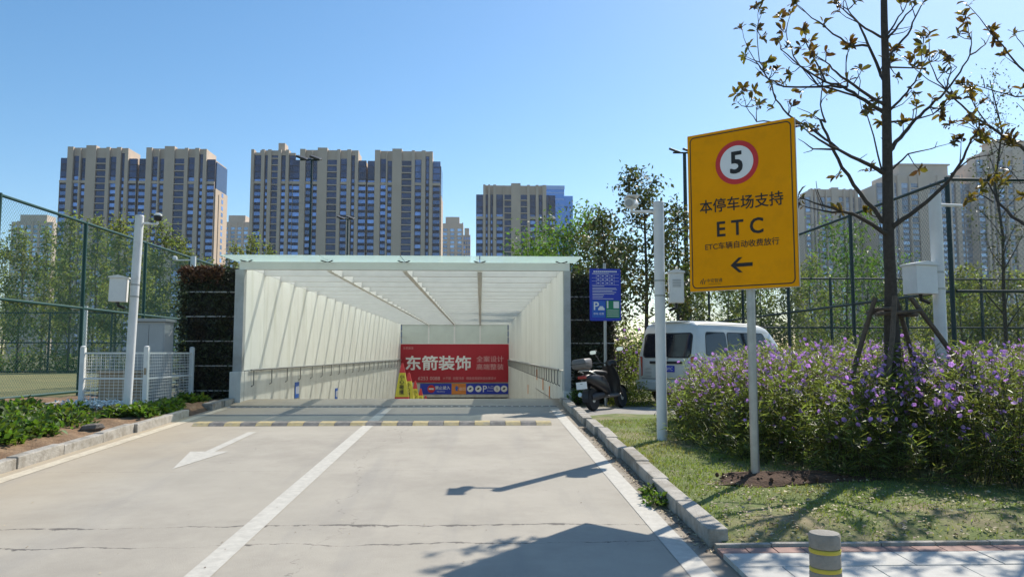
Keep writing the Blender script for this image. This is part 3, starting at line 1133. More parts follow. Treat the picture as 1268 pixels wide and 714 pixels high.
# ---- chain link fences
def wire_mesh(L_, z0, z1, s, r):
    """diagonal wires of a chain link sheet in the local XZ plane"""
    H = z1 - z0
    V = []
    F = []
    tri = [(0, 1), (-.87, -.5), (.87, -.5)]
    k = -H
    while k < L_:
        for sg_ in (1, -1):
            a0, a1 = max(0, k), min(L_, k + H)
            if a1 - a0 < .02:
                continue
            t0, t1 = a0 - k, a1 - k
            if sg_ > 0:
                p, q = (a0, z0 + t0), (a1, z0 + t1)
            else:
                p, q = (a0, z1 - t0), (a1, z1 - t1)
            i = len(V)
            for (x, z) in (p, q):
                for (u, v) in tri:
                    V.append((x - sg_ * u * r * .7, v * r + sg_ * r * .5, z + u * r * .7))
            for j in range(3):
                F.append((i + j, i + (j + 1) % 3, i + 3 + (j + 1) % 3, i + 3 + j))
        k += s
    m = bpy.data.meshes.new('chain_link')
    m.from_pydata(V, [], F)
    return m


def fence(p0, p1, base, H, spacing, label, pm, wm, rails=(0.02, .5, 1.0), pr_=.038, cell=.085, wr=.0022, endpost=True, first=0, group='chain link court fences'):
    p0, p1 = Vector((*p0, base)), Vector((*p1, base))
    d = p1 - p0
    L_ = d.length
    o = empty('chain_link_fence', p0, label, 'fence', group, rz=math.atan2(d.y, d.x))
    n = max(1, round(L_ / spacing))
    post = None
    for k in range(first, n + (1 if endpost else 0)):
        x = L_ * k / n
        if post is None:
            post = MB().tube([(0, 0, -.3), (0, 0, H + .04)], pr_, 10).build('post', pm, o, smooth=40, loc=(x, 0, 0))
        else:
            share('post', post, o, (x, 0, 0))
    for f in rails:
        z = max(.04, f * H)
        MB().tube([(0, -.01, z), (L_, -.01, z)], pr_ * .72, 8).build('rail', pm, o, smooth=40)
    stuff(add('chain_link', wire_mesh(L_, .05, H, cell, wr), wm, o))
    return o


fence((-9.28, 15.0), (-9.28, 41.0), .64, 4.0, 3.25, 'green chain link fence running back beside the soil bed', 'green', 'mesh_green', pr_=.045)
fence((-28.0, 14.98), (-9.36, 14.98), .64, 4.0, 3.4, 'green chain link fence turning left from the corner post by the soil bed', 'green', 'mesh_green', pr_=.045, endpost=False)
fence((-40, 39.5), (-9.4, 39.5), .62, 3.0, 3.0, 'far green fence closing the back of the left court', 'green_dark', 'mesh_green', cell=.16, wr=.003, pr_=.05)
fence((8.40, 13.3), (8.40, 31.5), .68, 4.04, 3.45, 'dark chain link fence running back from the corner behind the staked tree', 'green_dark', 'mesh_dark', pr_=.042)
fence((8.48, 13.3), (28.0, 13.3), .68, 4.04, 5.2, 'dark chain link fence running right from the corner behind the shrubs', 'green_dark', 'mesh_dark', pr_=.042, first=1)
fence((8.2, 31.6), (44, 31.6), .62, 4.1, 3.4, 'far dark fence closing the back of the right court', 'green_dark', 'mesh_dark', cell=.14, wr=.003, pr_=.06)

# concrete edging at the foot of the left court fence
ed = struct(bpy.data.objects.new('court_edging', None))
COL.objects.link(ed)
ed.location = (-8.0, 10, .62)
for k in range(7):
    MB().box(-.07, .07, k * 1.0, k * 1.0 + .985, -.1, .06 + rng.uniform(-.006, .006)).build('edging_stone', 'kerb', ed, bevel=.01)

# ---- white wire enclosure round the cabinets
we = empty('wire_enclosure', (-5.95, 14.0, .60), 'low white wire mesh enclosure round the electrical cabinets', 'fence')
cor = [(0, 0), (-1.12, .02), (-1.12, 2.05), (.04, 2.05)]
post = MB().box(-.04, .04, -.04, .04, -.1, 1.10).build('post', 'white', we, bevel=.006)
MB().lathe([(.045, 0), (.05, .012), (.02, .03)], 12, (0, 0, 1.101)).build('post_cap', 'white', post)
for x, y in cor[1:] + [(-.86, 2.04)]:
    o = share('post', post, we, (x, y, 0))
    share('post_cap', post.children[0], o, (0, 0, 0))
for (a, b) in zip(cor, cor[1:] + cor[:1]):
    for z in (.10, .55, 1.0):
        MB().bar((*a, z), (*b, z), .032).build('rail', 'white', we)
    L_ = math.dist(a, b)
    w = MB()
    nz = 16
    for k in range(1, nz):
        z = .10 + .9 * k / nz
        w.tube([(*a, z), (*b, z)], .0045, 4)
    nv = int(L_ / .075)
    for k in range(1, nv):
        t = k / nv
        q = (a[0] + (b[0] - a[0]) * t, a[1] + (b[1] - a[1]) * t)
        w.tube([(*q, .1), (*q, 1.0)], .003, 4)
    stuff(w.build('wire_panel', 'white', we))
MB().box(-.02, .02, -.05, .03, .62, .74).build('latch', 'beige', we)

cb_ = empty('electrical_cabinet', (-6.36, 15.25, .60), 'tall grey metal cabinet inside the white wire enclosure', 'cabinet')
MB().box(-.29, .29, -.22, .22, .0, 1.60).build('cabinet_body', 'cab_grey', cb_, bevel=.012)
MB().box(-.33, .33, -.27, .26, 1.603, 1.66).build('cabinet_roof', 'cab_grey', cb_, bevel=.01)
for s in (-1, 1):
    MB().box(min(s * .006, s * .27), max(s * .006, s * .27), -.232, -.2205, .08, 1.54).build('cabinet_door', 'cab_grey', cb_, bevel=.003)
MB().box(.03, .05, -.25, -.2325, .8, .95).build('door_handle', 'black', cb_)
cb2 = empty('utility_box', (-6.72, 14.75, .60), 'low beige utility box behind the white wire mesh', 'box')
MB().box(-.30, .33, -.25, .28, 0, .62).build('box_body', 'beige', cb2, bevel=.015)
MB().box(-.33, .36, -.28, .31, .622, .68).build('box_lid', 'beige', cb2, bevel=.012)
MB().box(-.24, .26, -.262, -.2505, .06, .56).build('box_door', 'beige', cb2, bevel=.003)

# ---- blue information board
ib = empty('information_board', (2.58, 15.75, .515), 'blue parking fee notice board on a grey pole behind the scooter', 'sign', rz=R(5))
MB().tube([(.0, .05, -.1), (.0, .05, 2.95)], .033, 10).build('pole', 'galv', ib, smooth=40)
IW, IH, IZ = .66, 1.08, 2.29
plate('board', rrect(IW, IH, .03, 4, 0, IZ), 0, .016, 'blue', ib)
zt = IZ + IH / 2
for k in range(12):
    t = MB().box(-.245 + k * .042, -.245 + k * .042 + .03, -.003, -.0005, zt - .075, zt - .045)
    t.build('title_mark', 'txt_white', ib)
for z, w in ((.095, .35), (.36, .25), (.40, .5), (.425, .52), (.455, .42), (.485, .5), (.52, .46), (.55, .24), (.585, .22), (.62, .44)):
    MB().box(-.27, -.27 + w, -.003, -.0005, zt - z - .009, zt - z).build('text_line', 'txt_white', ib)
for k in range(5):
    MB().box(-.19 + k * .095, -.187 + k * .095, -.003, -.0005, zt - .335, zt - .115).build('table_line', 'txt_white', ib)
for z in (.115, .19, .26, .335):
    MB().box(-.28, .29, -.0035, -.0005, zt - z - .002, zt - z + .002).build('table_line', 'txt_white', ib)
for k in range(4):
    for z in (.15, .225, .30):
        MB().box(-.165 + k * .095, -.125 + k * .095, -.003, -.0005, zt - z - .01, zt - z + .008).build('table_mark', 'txt_white', ib)
plate('parking_panel', rrect(.27, .34, .012, 3, -.145, zt - .84), -.006, -.0005, 'blue2', ib)
text('P', .24, 'txt_white', ib, -.20, -.008, zt - .775, bold=0.0112)
cp = [(-.155, zt - .86), (-.155, zt - .82), (-.135, zt - .815), (-.12, zt - .78), (-.055, zt - .78), (-.04, zt - .815), (-.022, zt - .82), (-.022, zt - .86)]
plate('car_icon', cp, -.009, -.0065, 'txt_white', ib)
text('停车·收费', .05, 'txt_white', ib, -.145, -.008, zt - .935, width=.22)
plate('green_panel', rrect(.29, .36, .012, 3, .155, zt - .84), -.006, -.0005, 'sgreen', ib)
MB().box(.03, .06, -.009, -.0065, zt - .82, zt - .67).build('code_panel', 'txt_white', ib)
MB().box(.17, .285, -.009, -.0065, zt - .82, zt - .68).build('code_panel', 'txt_white', ib)
for z in (.86, .90, .94, .98):
    MB().box(.03, .28, -.009, -.0065, zt - z - .009, zt - z).build('text_line', 'txt_white', ib)

# ---- bollard
bl = empty('bollard', (1.66, 3.72, gz(3.72) + .03), 'short grey stone bollard with two yellow bands on the paving', 'bollard')
MB().lathe([(.074, -.2), (.074, .395), (.068, .405), (.068, .421), (.072, .425), (.072, .485), (.066, .497), (.066, .507), (.072, .513), (.073, .567), (.068, .579), (.035, .583)], 36).build('shaft', 'bollard', bl, smooth=30)
for z in (.400, .487):
    MB().lathe([(.071, 0), (.0735, .004), (.0735, .016), (.071, .020)], 36, (0, 0, z)).build('yellow_band', 'bol_yellow', bl, smooth=30)


# ---- sports floodlights
def floodlight(loc, h, label, heads=2, dirs=1, r=.08):
    o = empty('floodlight_pole', loc, label, 'lamp post', 'floodlights round the sports courts')
    MB().tube([(0, 0, -.1), (0, 0, 3.4), (0, 0, 3.42)], [r * 1.5, r * 1.5, r], 12).build('pole_base', 'green_dark', o)
    MB().tube([(0, 0, 3.42), (0, 0, h)], [r, r * .75], 12).build('pole', 'green_dark', o, smooth=40)
    MB().bar((-.42 * dirs, 0, h + .02), (.25, 0, h + .02), .05).build('cross_arm', 'green_dark', o)
    for k in range(heads):
        x = -.36 + k * .5
        b = MB().box(-.2, .2, -.15, .15, -.04, .04).build('lamp_head', 'dark', o, bevel=.02, loc=(x, 0, h + .1))
        b.rotation_euler = (R(18), R(20), 0)
    return o


floodlight((7.36, 27.0, .55), 8.25, 'tall dark floodlight pole behind the parked van', 2)
floodlight((-6.22, 28.0, .55), 8.1, 'dark floodlight pole rising over the ramp roof, closest to the portal', 2, r=.045)
floodlight((-6.95, 40.0, .55), 8.0, 'dark floodlight pole rising over the ramp roof, at its far end', 2, r=.05)


# ================================================================== VAN
def make_van():
    o = empty('parked_van', (5.37, 17.27, .517), 'silver white minivan parked with its rear towards the lawn', 'van', rz=R(38))
    half = [(.0, .27), (.66, .27), (.765, .33), (.79, .50), (.795, .76), (.785, .98), (.70, 1.58), (.655, 1.68), (.56, 1.735), (.28, 1.765), (0, 1.775)]

    def ring(xf, sy, dz_top, inset=0):
        L_ = []
        pts = [(-y, z) for y, z in reversed(half[1:-1])]
        full = half + pts
        for y, z in full:
            zz = z - dz_top * max(0, (z - 1.0) / .75)
            L_.append((xf(zz), y * sy, zz))
        return L_

    def rear(x):
        return lambda z: x + (.16 * max(0, (z - .95)) / .8 if z > .95 else 0) + (.05 if z < .34 else 0)

    def front(x, k):
        return lambda z: x - (k * max(0, z - .88) if z > .88 else 0) - (.05 if z < .34 else 0)
    rings = [ring(rear(-1.84), .935, .07), ring(rear(-1.81), .975, .03), ring(rear(-1.72), 1, .0), ring(lambda z: -.6, 1, -.01), ring(lambda z: .45, 1, 0),
             ring(front(1.25, .55), 1, .03), ring(front(1.66, .92), .97, .05), ring(front(1.80, .98), .90, .08)]
    s = MB()
    n = len(rings[0])
    for r_ in rings:
        s.v += r_
    for k in range(len(rings) - 1):
        for j in range(n):
            a = k * n + j
            b = k * n + (j + 1) % n
            s.f.append((a, b, b + n, a + n))
    for base in (0, (len(rings) - 1) * n):
        h = len(half)
        for j in range(h - 1):
            a, b = base + j, base + j + 1
            c_, d_ = base + (n - j - 1) % n if j else base, base + (n - j) % n
            c_ = base + (n - (j + 1)) % n
            s.f.append((a, b, c_, d_) if len({a, b, c_, d_}) == 4 else tuple(dict.fromkeys((a, b, c_, d_))))
    s.build('body', 'van', o, smooth=38)

    def side(y0, z0, y1, z1, sgn, out):
        def fn(u, v, e=0):
            t = (v - z0) / (z1 - z0)
            return (u, sgn * (y0 + (y1 - y0) * t + out + e), v)
        return fn
    for sgn in (-1, 1):
        f1 = side(.785, .98, .70, 1.58, sgn, .006)
        f0 = lambda u, v: f1(u, v, -.012)
        for (a, b, c_, d_) in ((-1.50, -.74, -1.42, -.74), (-.66, .26, -.66, .26), (.36, 1.02, .36, .72)):
            poly = [(a, 1.04), (b, 1.04), (d_, 1.51), (c_, 1.51)]
            cen = (sum(p[0] for p in poly) / 4, sum(p[1] for p in poly) / 4)
            pts = []
            for i in range(4):
                p, q, w = Vector(poly[i - 1]), Vector(poly[i]), Vector(poly[(i + 1) % 4])
                e1, e2 = (p - q).normalized() * .07, (w - q).normalized() * .07
                for t in (0, .33, .67, 1):
                    pts.append(tuple((q + e1) * (1 - t) ** 2 + q * 2 * t * (1 - t) + (q + e2) * t ** 2))
            s = MB().prism(pts, lambda u, v: f1(u, v), f0)
            s.build('side_window', 'van_glass', o)
            rim = MB()
            for k in range(len(pts)):
                q = (k + 1) % len(pts)
                g = lambda p: (cen[0] + (p[0] - cen[0]) * 1.05, cen[1] + (p[1] - cen[1]) * 1.08)
                rim.quad(f1(*pts[k], -.002), f1(*pts[q], -.002), f1(*g(pts[q]), -.002), f1(*g(pts[k]), -.002))
            rim.build('window_seal', 'black', o)
        for x in (-.70, .31):
            MB().box(x - .006, x + .006, sgn * .79 - .008, sgn * .79 + .008, .42, .97).build('door_gap', 'black', o)
        MB().box(-.60, -.42, sgn * .80 - .012, sgn * .80 + .012, .90, .93).build('door_handle', 'black', o)
        MB().tube([(-1.6, sgn * .665, 1.70), (.4, sgn * .67, 1.71)], .012, 6).build('roof_gutter', 'van', o)
        MB().box(1.05, 1.15, min(sgn * .80, sgn * .98), max(sgn * .80, sgn * .98), 1.0, 1.16).build('door_mirror', 'black', o, bevel=.02)
        # lights
        t = MB().prism(rrect(.11, .42, .03, 3), lambda u, v: (-1.852 + (.03 if abs(u) > .03 and u * sgn > 0 else 0), sgn * .695 + u, .80 + v), lambda u, v: (-1.80, sgn * .695 + u, .80 + v))
        t.build('tail_light', 'tail', o)
        MB().box(1.72, 1.80, min(sgn * .48, sgn * .70), max(sgn * .48, sgn * .70), .62, .80).build('headlight', 'sign_white', o, bevel=.02)
        for x in (-1.12, 1.14):
            w = empty_part('wheel', o, (x, sgn * .70, .275))
            s = MB().lathe([(.20, -.075), (.27, -.08), (.285, -.04), (.285, .04), (.27, .08), (.20, .075)], 24)
            s.v = [(v[0], v[2], v[1]) for v in s.v]
            s.build('tyre', 'tyre', w, smooth=40)
            s = MB().lathe([(.05, -.085), (.17, -.078), (.195, -.06), (.195, .06), (.17, .078), (.05, .085)], 20)
            s.v = [(v[0], v[2], v[1]) for v in s.v]
            s.build('rim', 'alu', w, smooth=40)

    # rear door glass, seams, trim
    def rx(z):
        return -1.84 + (.16 * (z - .95) / .8 if z > .95 else 0) - .0
    def fr(e):
        return lambda u, v: (rx(v) - e, u, v)
    MB().prism(rrect(1.20, .47, .07, 5, 0, 1.245), fr(.010), fr(-.03)).build('rear_window', 'van_glass', o)
    rim = MB()
    a_, b_ = rrect(1.20, .47, .07, 5, 0, 1.245), rrect(1.27, .53, .09, 5, 0, 1.245)
    for k in range(len(a_)):
        q = (k + 1) % len(a_)
        f = fr(.006)
        rim.quad(f(*a_[k]), f(*a_[q]), f(*b_[q]), f(*b_[k]))
    rim.build('window_seal', 'black', o)
    MB().box(-1.875, -1.835, -.42, .42, .86, .915).build('handle_garnish', 'dark', o, bevel=.008)
    pt = MB().box(-1.862, -1.84, -.22, .22, .69, .82).build('number_plate', 'blue', o)
    t = text('A·3M0MC', .10, 'txt_white', pt, 0, 0, 0, width=.38)
    t.location = (-1.864, 0, .755)
    t.rotation_euler = (0, 0, R(-90))
    MB().box(-1.90, -1.72, -.80, .80, .30, .50).build('rear_bumper', 'van', o, bevel=.03)
    for z in (.535,):
        MB().box(-1.848, -1.838, -.66, .66, z, z + .010).build('tailgate_gap', 'black', o)
    for z in (.74, .66, .58):
        MB().box(-1.850, -1.839, .40, .56, z, z + .018).build('badge', 'alu', o)
    MB().box(-1.862, -1.845, -.05, .05, .95, 1.0).build('emblem', 'alu', o, bevel=.008)
    MB().box(-1.72, -1.66, -.50, .50, 1.725, 1.755).build('roof_lip', 'van', o, bevel=.012)
    MB().prism(rrect(1.25, .50, .08, 4), lambda u, v: (1.26 - (v) * .9, u, 1.30 + v * 1.0), lambda u, v: (1.22 - (v) * .9, u, 1.30 + v)).build('windscreen', 'van_glass', o)
    return o


def empty_part(name, parent, loc):
    o = bpy.data.objects.new(name, None)
    o.empty_display_size = .1
    COL.objects.link(o)
    o.parent = parent
    o.location = loc
    return o


make_van()


# ================================================================== SCOOTER  (local +x = forward)
def loft(secs, n=12):
    """secs: (x, z, half width, half height, squareness)"""
    s = MB()
    for (x, z, hw, hh, p) in secs:
        for j in range(n):
            a = 2 * math.pi * j / n
            c, d = math.cos(a), math.sin(a)
            s.v.append((x, hw * math.copysign(abs(c) ** p, c), z + hh * math.copysign(abs(d) ** p, d)))
    for k in range(len(secs) - 1):
        for j in range(n):
            a, b = k * n + j, k * n + (j + 1) % n
            s.f.append((a, b, b + n, a + n))
    s.f.append(tuple(range(n)))
    s.f.append(tuple((len(secs) - 1) * n + j for j in range(n)))
    return s


def make_scooter():
    o = empty('motor_scooter', (2.47, 14.95, .517), 'black motor scooter with a grey top case parked by the ramp wall', 'scooter', rz=R(28))
    lean = R(-7)
    def wheel(x, r):
        w = empty_part('wheel', o, (x, 0, r))
        t = MB().lathe([(r * .68, -.045), (r * .92, -.05), (r, -.02), (r, .02), (r * .92, .05), (r * .68, .045)], 24)
        t.v = [(v[0], v[2], v[1]) for v in t.v]
        t.build('tyre', 'tyre', w, smooth=40)
        t = MB().lathe([(.03, -.05), (r * .6, -.035), (r * .69, -.03), (r * .69, .03), (r * .6, .035), (.03, .05)], 16)
        t.v = [(v[0], v[2], v[1]) for v in t.v]
        t.build('rim', 'alu', w, smooth=40)
    wheel(-.58, .225)
    wheel(.62, .225)
    loft([(-.86, .66, .05, .04, .8), (-.74, .64, .11, .09, .7), (-.5, .60, .15, .14, .6), (-.2, .52, .16, .18, .6), (-.06, .42, .14, .14, .6), (.0, .36, .12, .08, .6)]).build('rear_body', 'scoot', o, smooth=50)
    loft([(-.66, .755, .08, .03, .7), (-.52, .765, .13, .045, .7), (-.2, .745, .135, .05, .7), (.0, .73, .10, .045, .7), (.06, .72, .05, .03, .7)]).build('seat', 'black', o, smooth=50)
    loft([(-.10, .27, .12, .03, .6), (.15, .26, .15, .03, .6), (.40, .28, .14, .04, .6)]).build('floorboard', 'scoot_grey', o, smooth=50)
    loft([(-.2, .30, .10, .06, .6), (-.5, .28, .10, .08, .6), (-.66, .26, .07, .06, .6)]).build('engine', 'dark', o, smooth=50)
    MB().tube([(-.15, .12, .22), (-.5, .15, .28), (-.78, .15, .34)], [.025, .05, .045], 10).build('exhaust', 'alu', o, smooth=40)
    # leg shield: curved sheet
    sh = MB()
    for k in range(7):
        t = k / 6
        x, z = .40 + .05 * math.sin(t * 3) - .10 * t, .27 + .62 * t
        w = .15 + .06 * math.sin(t * math.pi) - .03 * t
        for j in range(7):
            a = (j - 3) / 3
            sh.v.append((x - .09 * a * a, w * a, z))
        if k:
            for j in range(6):
                q = (k - 1) * 7 + j
                sh.f.append((q, q + 1, q + 8, q + 7))
    sh2 = MB()
    sh2.v = sh.v + [(x + .05, y * .9, z) for x, y, z in sh.v]
    m_ = len(sh.v)
    sh2.f = sh.f + [tuple(m_ + i for i in f) for f in sh.f]
    edge = [j for j in range(7)] + [7 * k + 6 for k in range(1, 7)] + [42 + j for j in range(5, -1, -1)] + [7 * k for k in range(5, 0, -1)]
    for k in range(len(edge)):
        a, b = edge[k], edge[(k + 1) % len(edge)]
        sh2.f.append((a, b, m_ + b, m_ + a))
    sh2.build('leg_shield', 'scoot', o, smooth=50)
    loft([(.30, .93, .06, .05, .8), (.36, .94, .13, .07, .7), (.44, .92, .11, .07, .7), (.50, .90, .05, .04, .8)]).build('headlamp_cowl', 'scoot', o, smooth=50)
    MB().tube([(.24, -.34, .97), (.32, -.18, .96), (.37, 0, .95), (.32, .18, .96), (.24, .34, .97)], .013, 8).build('handlebar', 'dark', o, smooth=40)
    for s in (-1, 1):
        MB().tube([(.25, s * .24, .97), (.22, s * .36, .975)], .020, 8).build('grip', 'black', o)
        mi = MB().tube([(.30, s * .20, .97), (.27, s * .26, 1.10), (.25, s * .30, 1.17)], .007, 6).build('mirror_stem', 'dark', o)
        g = MB().prism(rrect(.17, .09, .04, 4, s * .32, 1.20), lambda u, v: (.235, u, v), lambda u, v: (.262, u, v))
        g.build('mirror_shell', 'dark', o)
        MB().prism(rrect(.15, .075, .035, 4, s * .32, 1.20), lambda u, v: (.232, u, v), lambda u, v: (.2345, u, v)).build('mirror_face', 'mirror', o)
    # front fork, fenders
    for s in (-.07, .07):
        MB().tube([(.62, s, .225), (.46, s * .8, .62)], .018, 8).build('fork', 'dark', o)
    fm = MB()
    for k in range(9):
        a = R(20 + k * 17)
        for y in (-.06, .06):
            fm.v.append((.62 + .255 * math.cos(a), y, .225 + .255 * math.sin(a)))
        if k:
            q = len(fm.v)
            fm.f.append((q - 4, q - 3, q - 1, q - 2))
    fm.build('front_fender', 'scoot', o)
    fm = MB()
    for k in range(8):
        a = R(75 + k * 17)
        for y in (-.07, .07):
            fm.v.append((-.58 + .27 * math.cos(a), y, .24 + .27 * math.sin(a)))
        if k:
            q = len(fm.v)
            fm.f.append((q - 4, q - 3, q - 1, q - 2))
    fm.build('rear_fender', 'black', o)
    # top case, tail light, plate
    loft([(-.98, .93, .10, .06, .5), (-.95, .93, .165, .10, .5), (-.72, .93, .175, .115, .5), (-.66, .93, .12, .08, .5)], 16).build('top_case', 'scoot_grey', o, smooth=50)
    MB().box(-.985, -.66, -.17, .17, .925, .935).build('case_seam', 'dark', o)
    MB().tube([(-.5, -.10, .72), (-.80, -.11, .79), (-.92, 0, .80), (-.80, .11, .79), (-.5, .10, .72)], .014, 8).build('rear_rack', 'alu', o, smooth=40)
    MB().box(-.90, -.84, -.09, .09, .64, .70).build('tail_light', 'tail', o, bevel=.015)
    pl_ = MB().box(-.93, -.925, -.12, .12, .44, .58).build('number_plate', 'sign_white', o)
    MB().bar((-.80, 0, .56), (-.925, 0, .52), .05).build('plate_bracket', 'dark', o)
    MB().tube([(-.2, .10, .25), (-.16, .30, .0)], .012, 6).build('side_stand', 'dark', o)
    o.rotation_euler = (lean, 0, R(52))
    o.scale = (.95, .95, .95)
    return o


make_scooter()

# rock in the soil bed
rk = MB()
rk.lathe([(.10, -.06), (.16, .0), (.13, .06), (.07, .085)], 6)
rk.v = [(x * (1 + .3 * math.sin(5 * y * 9)) * 1.15, y * .7, z * .8 + x * .12) for x, y, z in rk.v]
tag(rk.build('rock', 'rock', loc=(-5.55, 11.35, soil_z(-5.55, 11.35) + .03)), 'dark angular rock lying on the bare soil by the kerb', 'rock')


# ================================================================== VEGETATION
MAG_TRUNK = [((-.02, .0, .9), .098), ((-.02, .0, 1.44), .086), ((-.01, .0, 2.03), .066), ((-.01, .0, 2.77), .062), ((.01, .0, 3.44), .058), ((.03, .0, 4.11), .05), ((.04, .0, 4.8), .043), ((.05, .0, 5.4), .038), ((.07, .0, 6.0), .03), ((.05, .0, 6.51), .02)]
MAG_BRANCH = [(.035, .008, [(-.02, .0, 2.58), (-.14, -.08, 2.6), (-.54, -.2, 2.78), (-.93, -.34, 2.84), (-1.27, -.5, 2.9)]), (.018, .006, [(-.44, .0, 2.82), (-.72, .12, 2.87), (-.91, .3, 2.97)]), (.03, .006, [(-.03, .0, 2.69), (-.09, .03, 2.77), (-.3, .07, 3.08), (-.48, .12, 3.39), (-.59, .17, 3.71), (-.67, .23, 4.0), (-.57, .3, 3.99), (-.6, .36, 4.23), (-.53, .43, 4.48), (-.52, .5, 4.72)]), (.03, .007, [(-.02, .0, 3.29), (-.13, -.04, 3.33), (-.39, -.1, 3.43), (-.65, -.16, 3.53), (-.91, -.24, 3.62), (-1.09, -.32, 3.71), (-1.19, -.4, 3.74)]), (.014, .005, [(-.57, .0, 3.58), (-.98, -.24, 3.51), (-1.3, -.6, 3.52)]), (.028, .006, [(.01, .0, 4.03), (-.05, .05, 4.08), (-.25, .12, 4.25), (-.39, .2, 4.4), (-.56, .29, 4.49), (-.82, .39, 4.72), (-1.02, .49, 4.97), (-1.02, .6, 5.17)]), (.024, .006, [(.01, .0, 4.11), (-.12, -.09, 4.12), (-.47, -.21, 4.28), (-.74, -.36, 4.37), (-.93, -.52, 4.42), (-1.16, -.7, 4.46)]), (.024, .006, [(.01, .0, 4.42), (.02, .1, 4.55), (-.04, .24, 4.95), (-.06, .41, 5.3), (-.09, .6, 5.55), (-.15, .8, 5.74)]), (.018, .006, [(.03, .0, 4.89), (-.04, -.05, 4.92), (-.34, -.12, 5.06), (-.55, -.21, 5.17), (-.71, -.3, 5.24)]), (.014, .005, [(-.17, .0, 4.83), (-.39, .03, 4.85), (-.63, .08, 5.08), (-.84, .14, 5.29), (-.96, .2, 5.44)]), (.014, .005, [(-.43, -.0, 4.33), (-.67, .13, 4.37), (-1.07, .31, 4.43), (-1.17, .53, 4.6), (-1.2, .77, 4.88), (-1.23, 1.03, 5.18), (-1.21, 1.3, 5.57)]), (.012, .005, [(-.31, .0, 4.21), (-.68, .23, 4.42), (-.83, .57, 4.92), (-.75, .96, 5.4), (-.65, 1.4, 5.8)]), (.014, .005, [(-.57, .0, 3.58), (-.76, .09, 3.78), (-1.06, .22, 4.05), (-1.15, .37, 4.29), (-1.17, .53, 4.6), (-1.21, .71, 4.89), (-1.16, .9, 5.4), (-1.05, 1.1, 5.8)]), (.01, .004, [(-1.02, .0, 3.87), (-1.23, .12, 3.93), (-1.43, .28, 3.98), (-1.48, .48, 4.23), (-1.44, .7, 4.53)]), (.01, .005, [(-.69, .0, 4.38), (-.83, .2, 4.95), (-.72, .5, 5.23)]), (.034, .007, [(.02, .0, 2.6), (.03, -.05, 2.67), (.28, -.12, 2.86), (.54, -.2, 3.1), (.69, -.29, 3.34), (.74, -.39, 3.53), (.79, -.49, 3.69), (.68, -.6, 3.74)]), (.03, .006, [(.02, .0, 3.52), (.1, .03, 3.62), (.26, .08, 3.79), (.45, .14, 3.99), (.68, .21, 4.17), (.92, .28, 4.38), (1.17, .35, 4.66), (1.36, .43, 4.92), (1.44, .51, 5.15), (1.44, .6, 5.51)]), (.02, .005, [(.03, .0, 4.02), (.04, -.06, 4.04), (.14, -.15, 4.16), (.23, -.26, 4.3), (.26, -.37, 4.46), (.21, -.5, 4.73)]), (.014, .005, [(.05, .0, 4.56), (.13, .07, 4.6), (.46, .16, 4.63), (.81, .28, 4.77), (1.05, .4, 4.85)]), (.016, .006, [(.05, .0, 4.89), (.06, -.08, 4.93), (.15, -.2, 5.06), (.22, -.34, 5.18), (.16, -.5, 5.22)]), (.018, .006, [(.05, .0, 4.71), (.17, .06, 4.8), (.41, .15, 5.04), (.58, .26, 5.31), (.78, .37, 5.59), (.97, .5, 5.85)]), (.014, .006, [(.06, .0, 4.97), (.13, .02, 5.04), (.31, .06, 5.28), (.43, .1, 5.52)]), (.015, .005, [(.03, .0, 3.88), (.11, .02, 3.92), (.37, .06, 3.96), (.64, .1, 4.04), (.9, .15, 4.24), (1.2, .2, 4.39)]), (.012, .004, [(.04, .0, 3.32), (.22, -.07, 3.51), (.42, -.18, 3.54), (.63, -.3, 3.59)]), (.01, .004, [(.76, .0, 3.29), (.89, -.17, 3.43), (.99, -.41, 3.42), (1.02, -.7, 3.49)]), (.01, .004, [(1.07, -.0, 4.74), (1.46, .28, 4.99), (1.87, .7, 5.33)]), (.01, .005, [(.74, .0, 4.28), (.92, .16, 4.56), (1.08, .4, 4.85)]), (.009, .004, [(-.43, -.0, 4.33), (-.42, .04, 4.64), (-.33, .1, 4.9)]), (.009, .004, [(.55, .0, 4.1), (.81, .16, 4.12), (.92, .4, 4.14)]), (.01, .004, [(-.05, .0, 3.28), (-.29, -.16, 3.92), (-.41, -.4, 3.93)])]
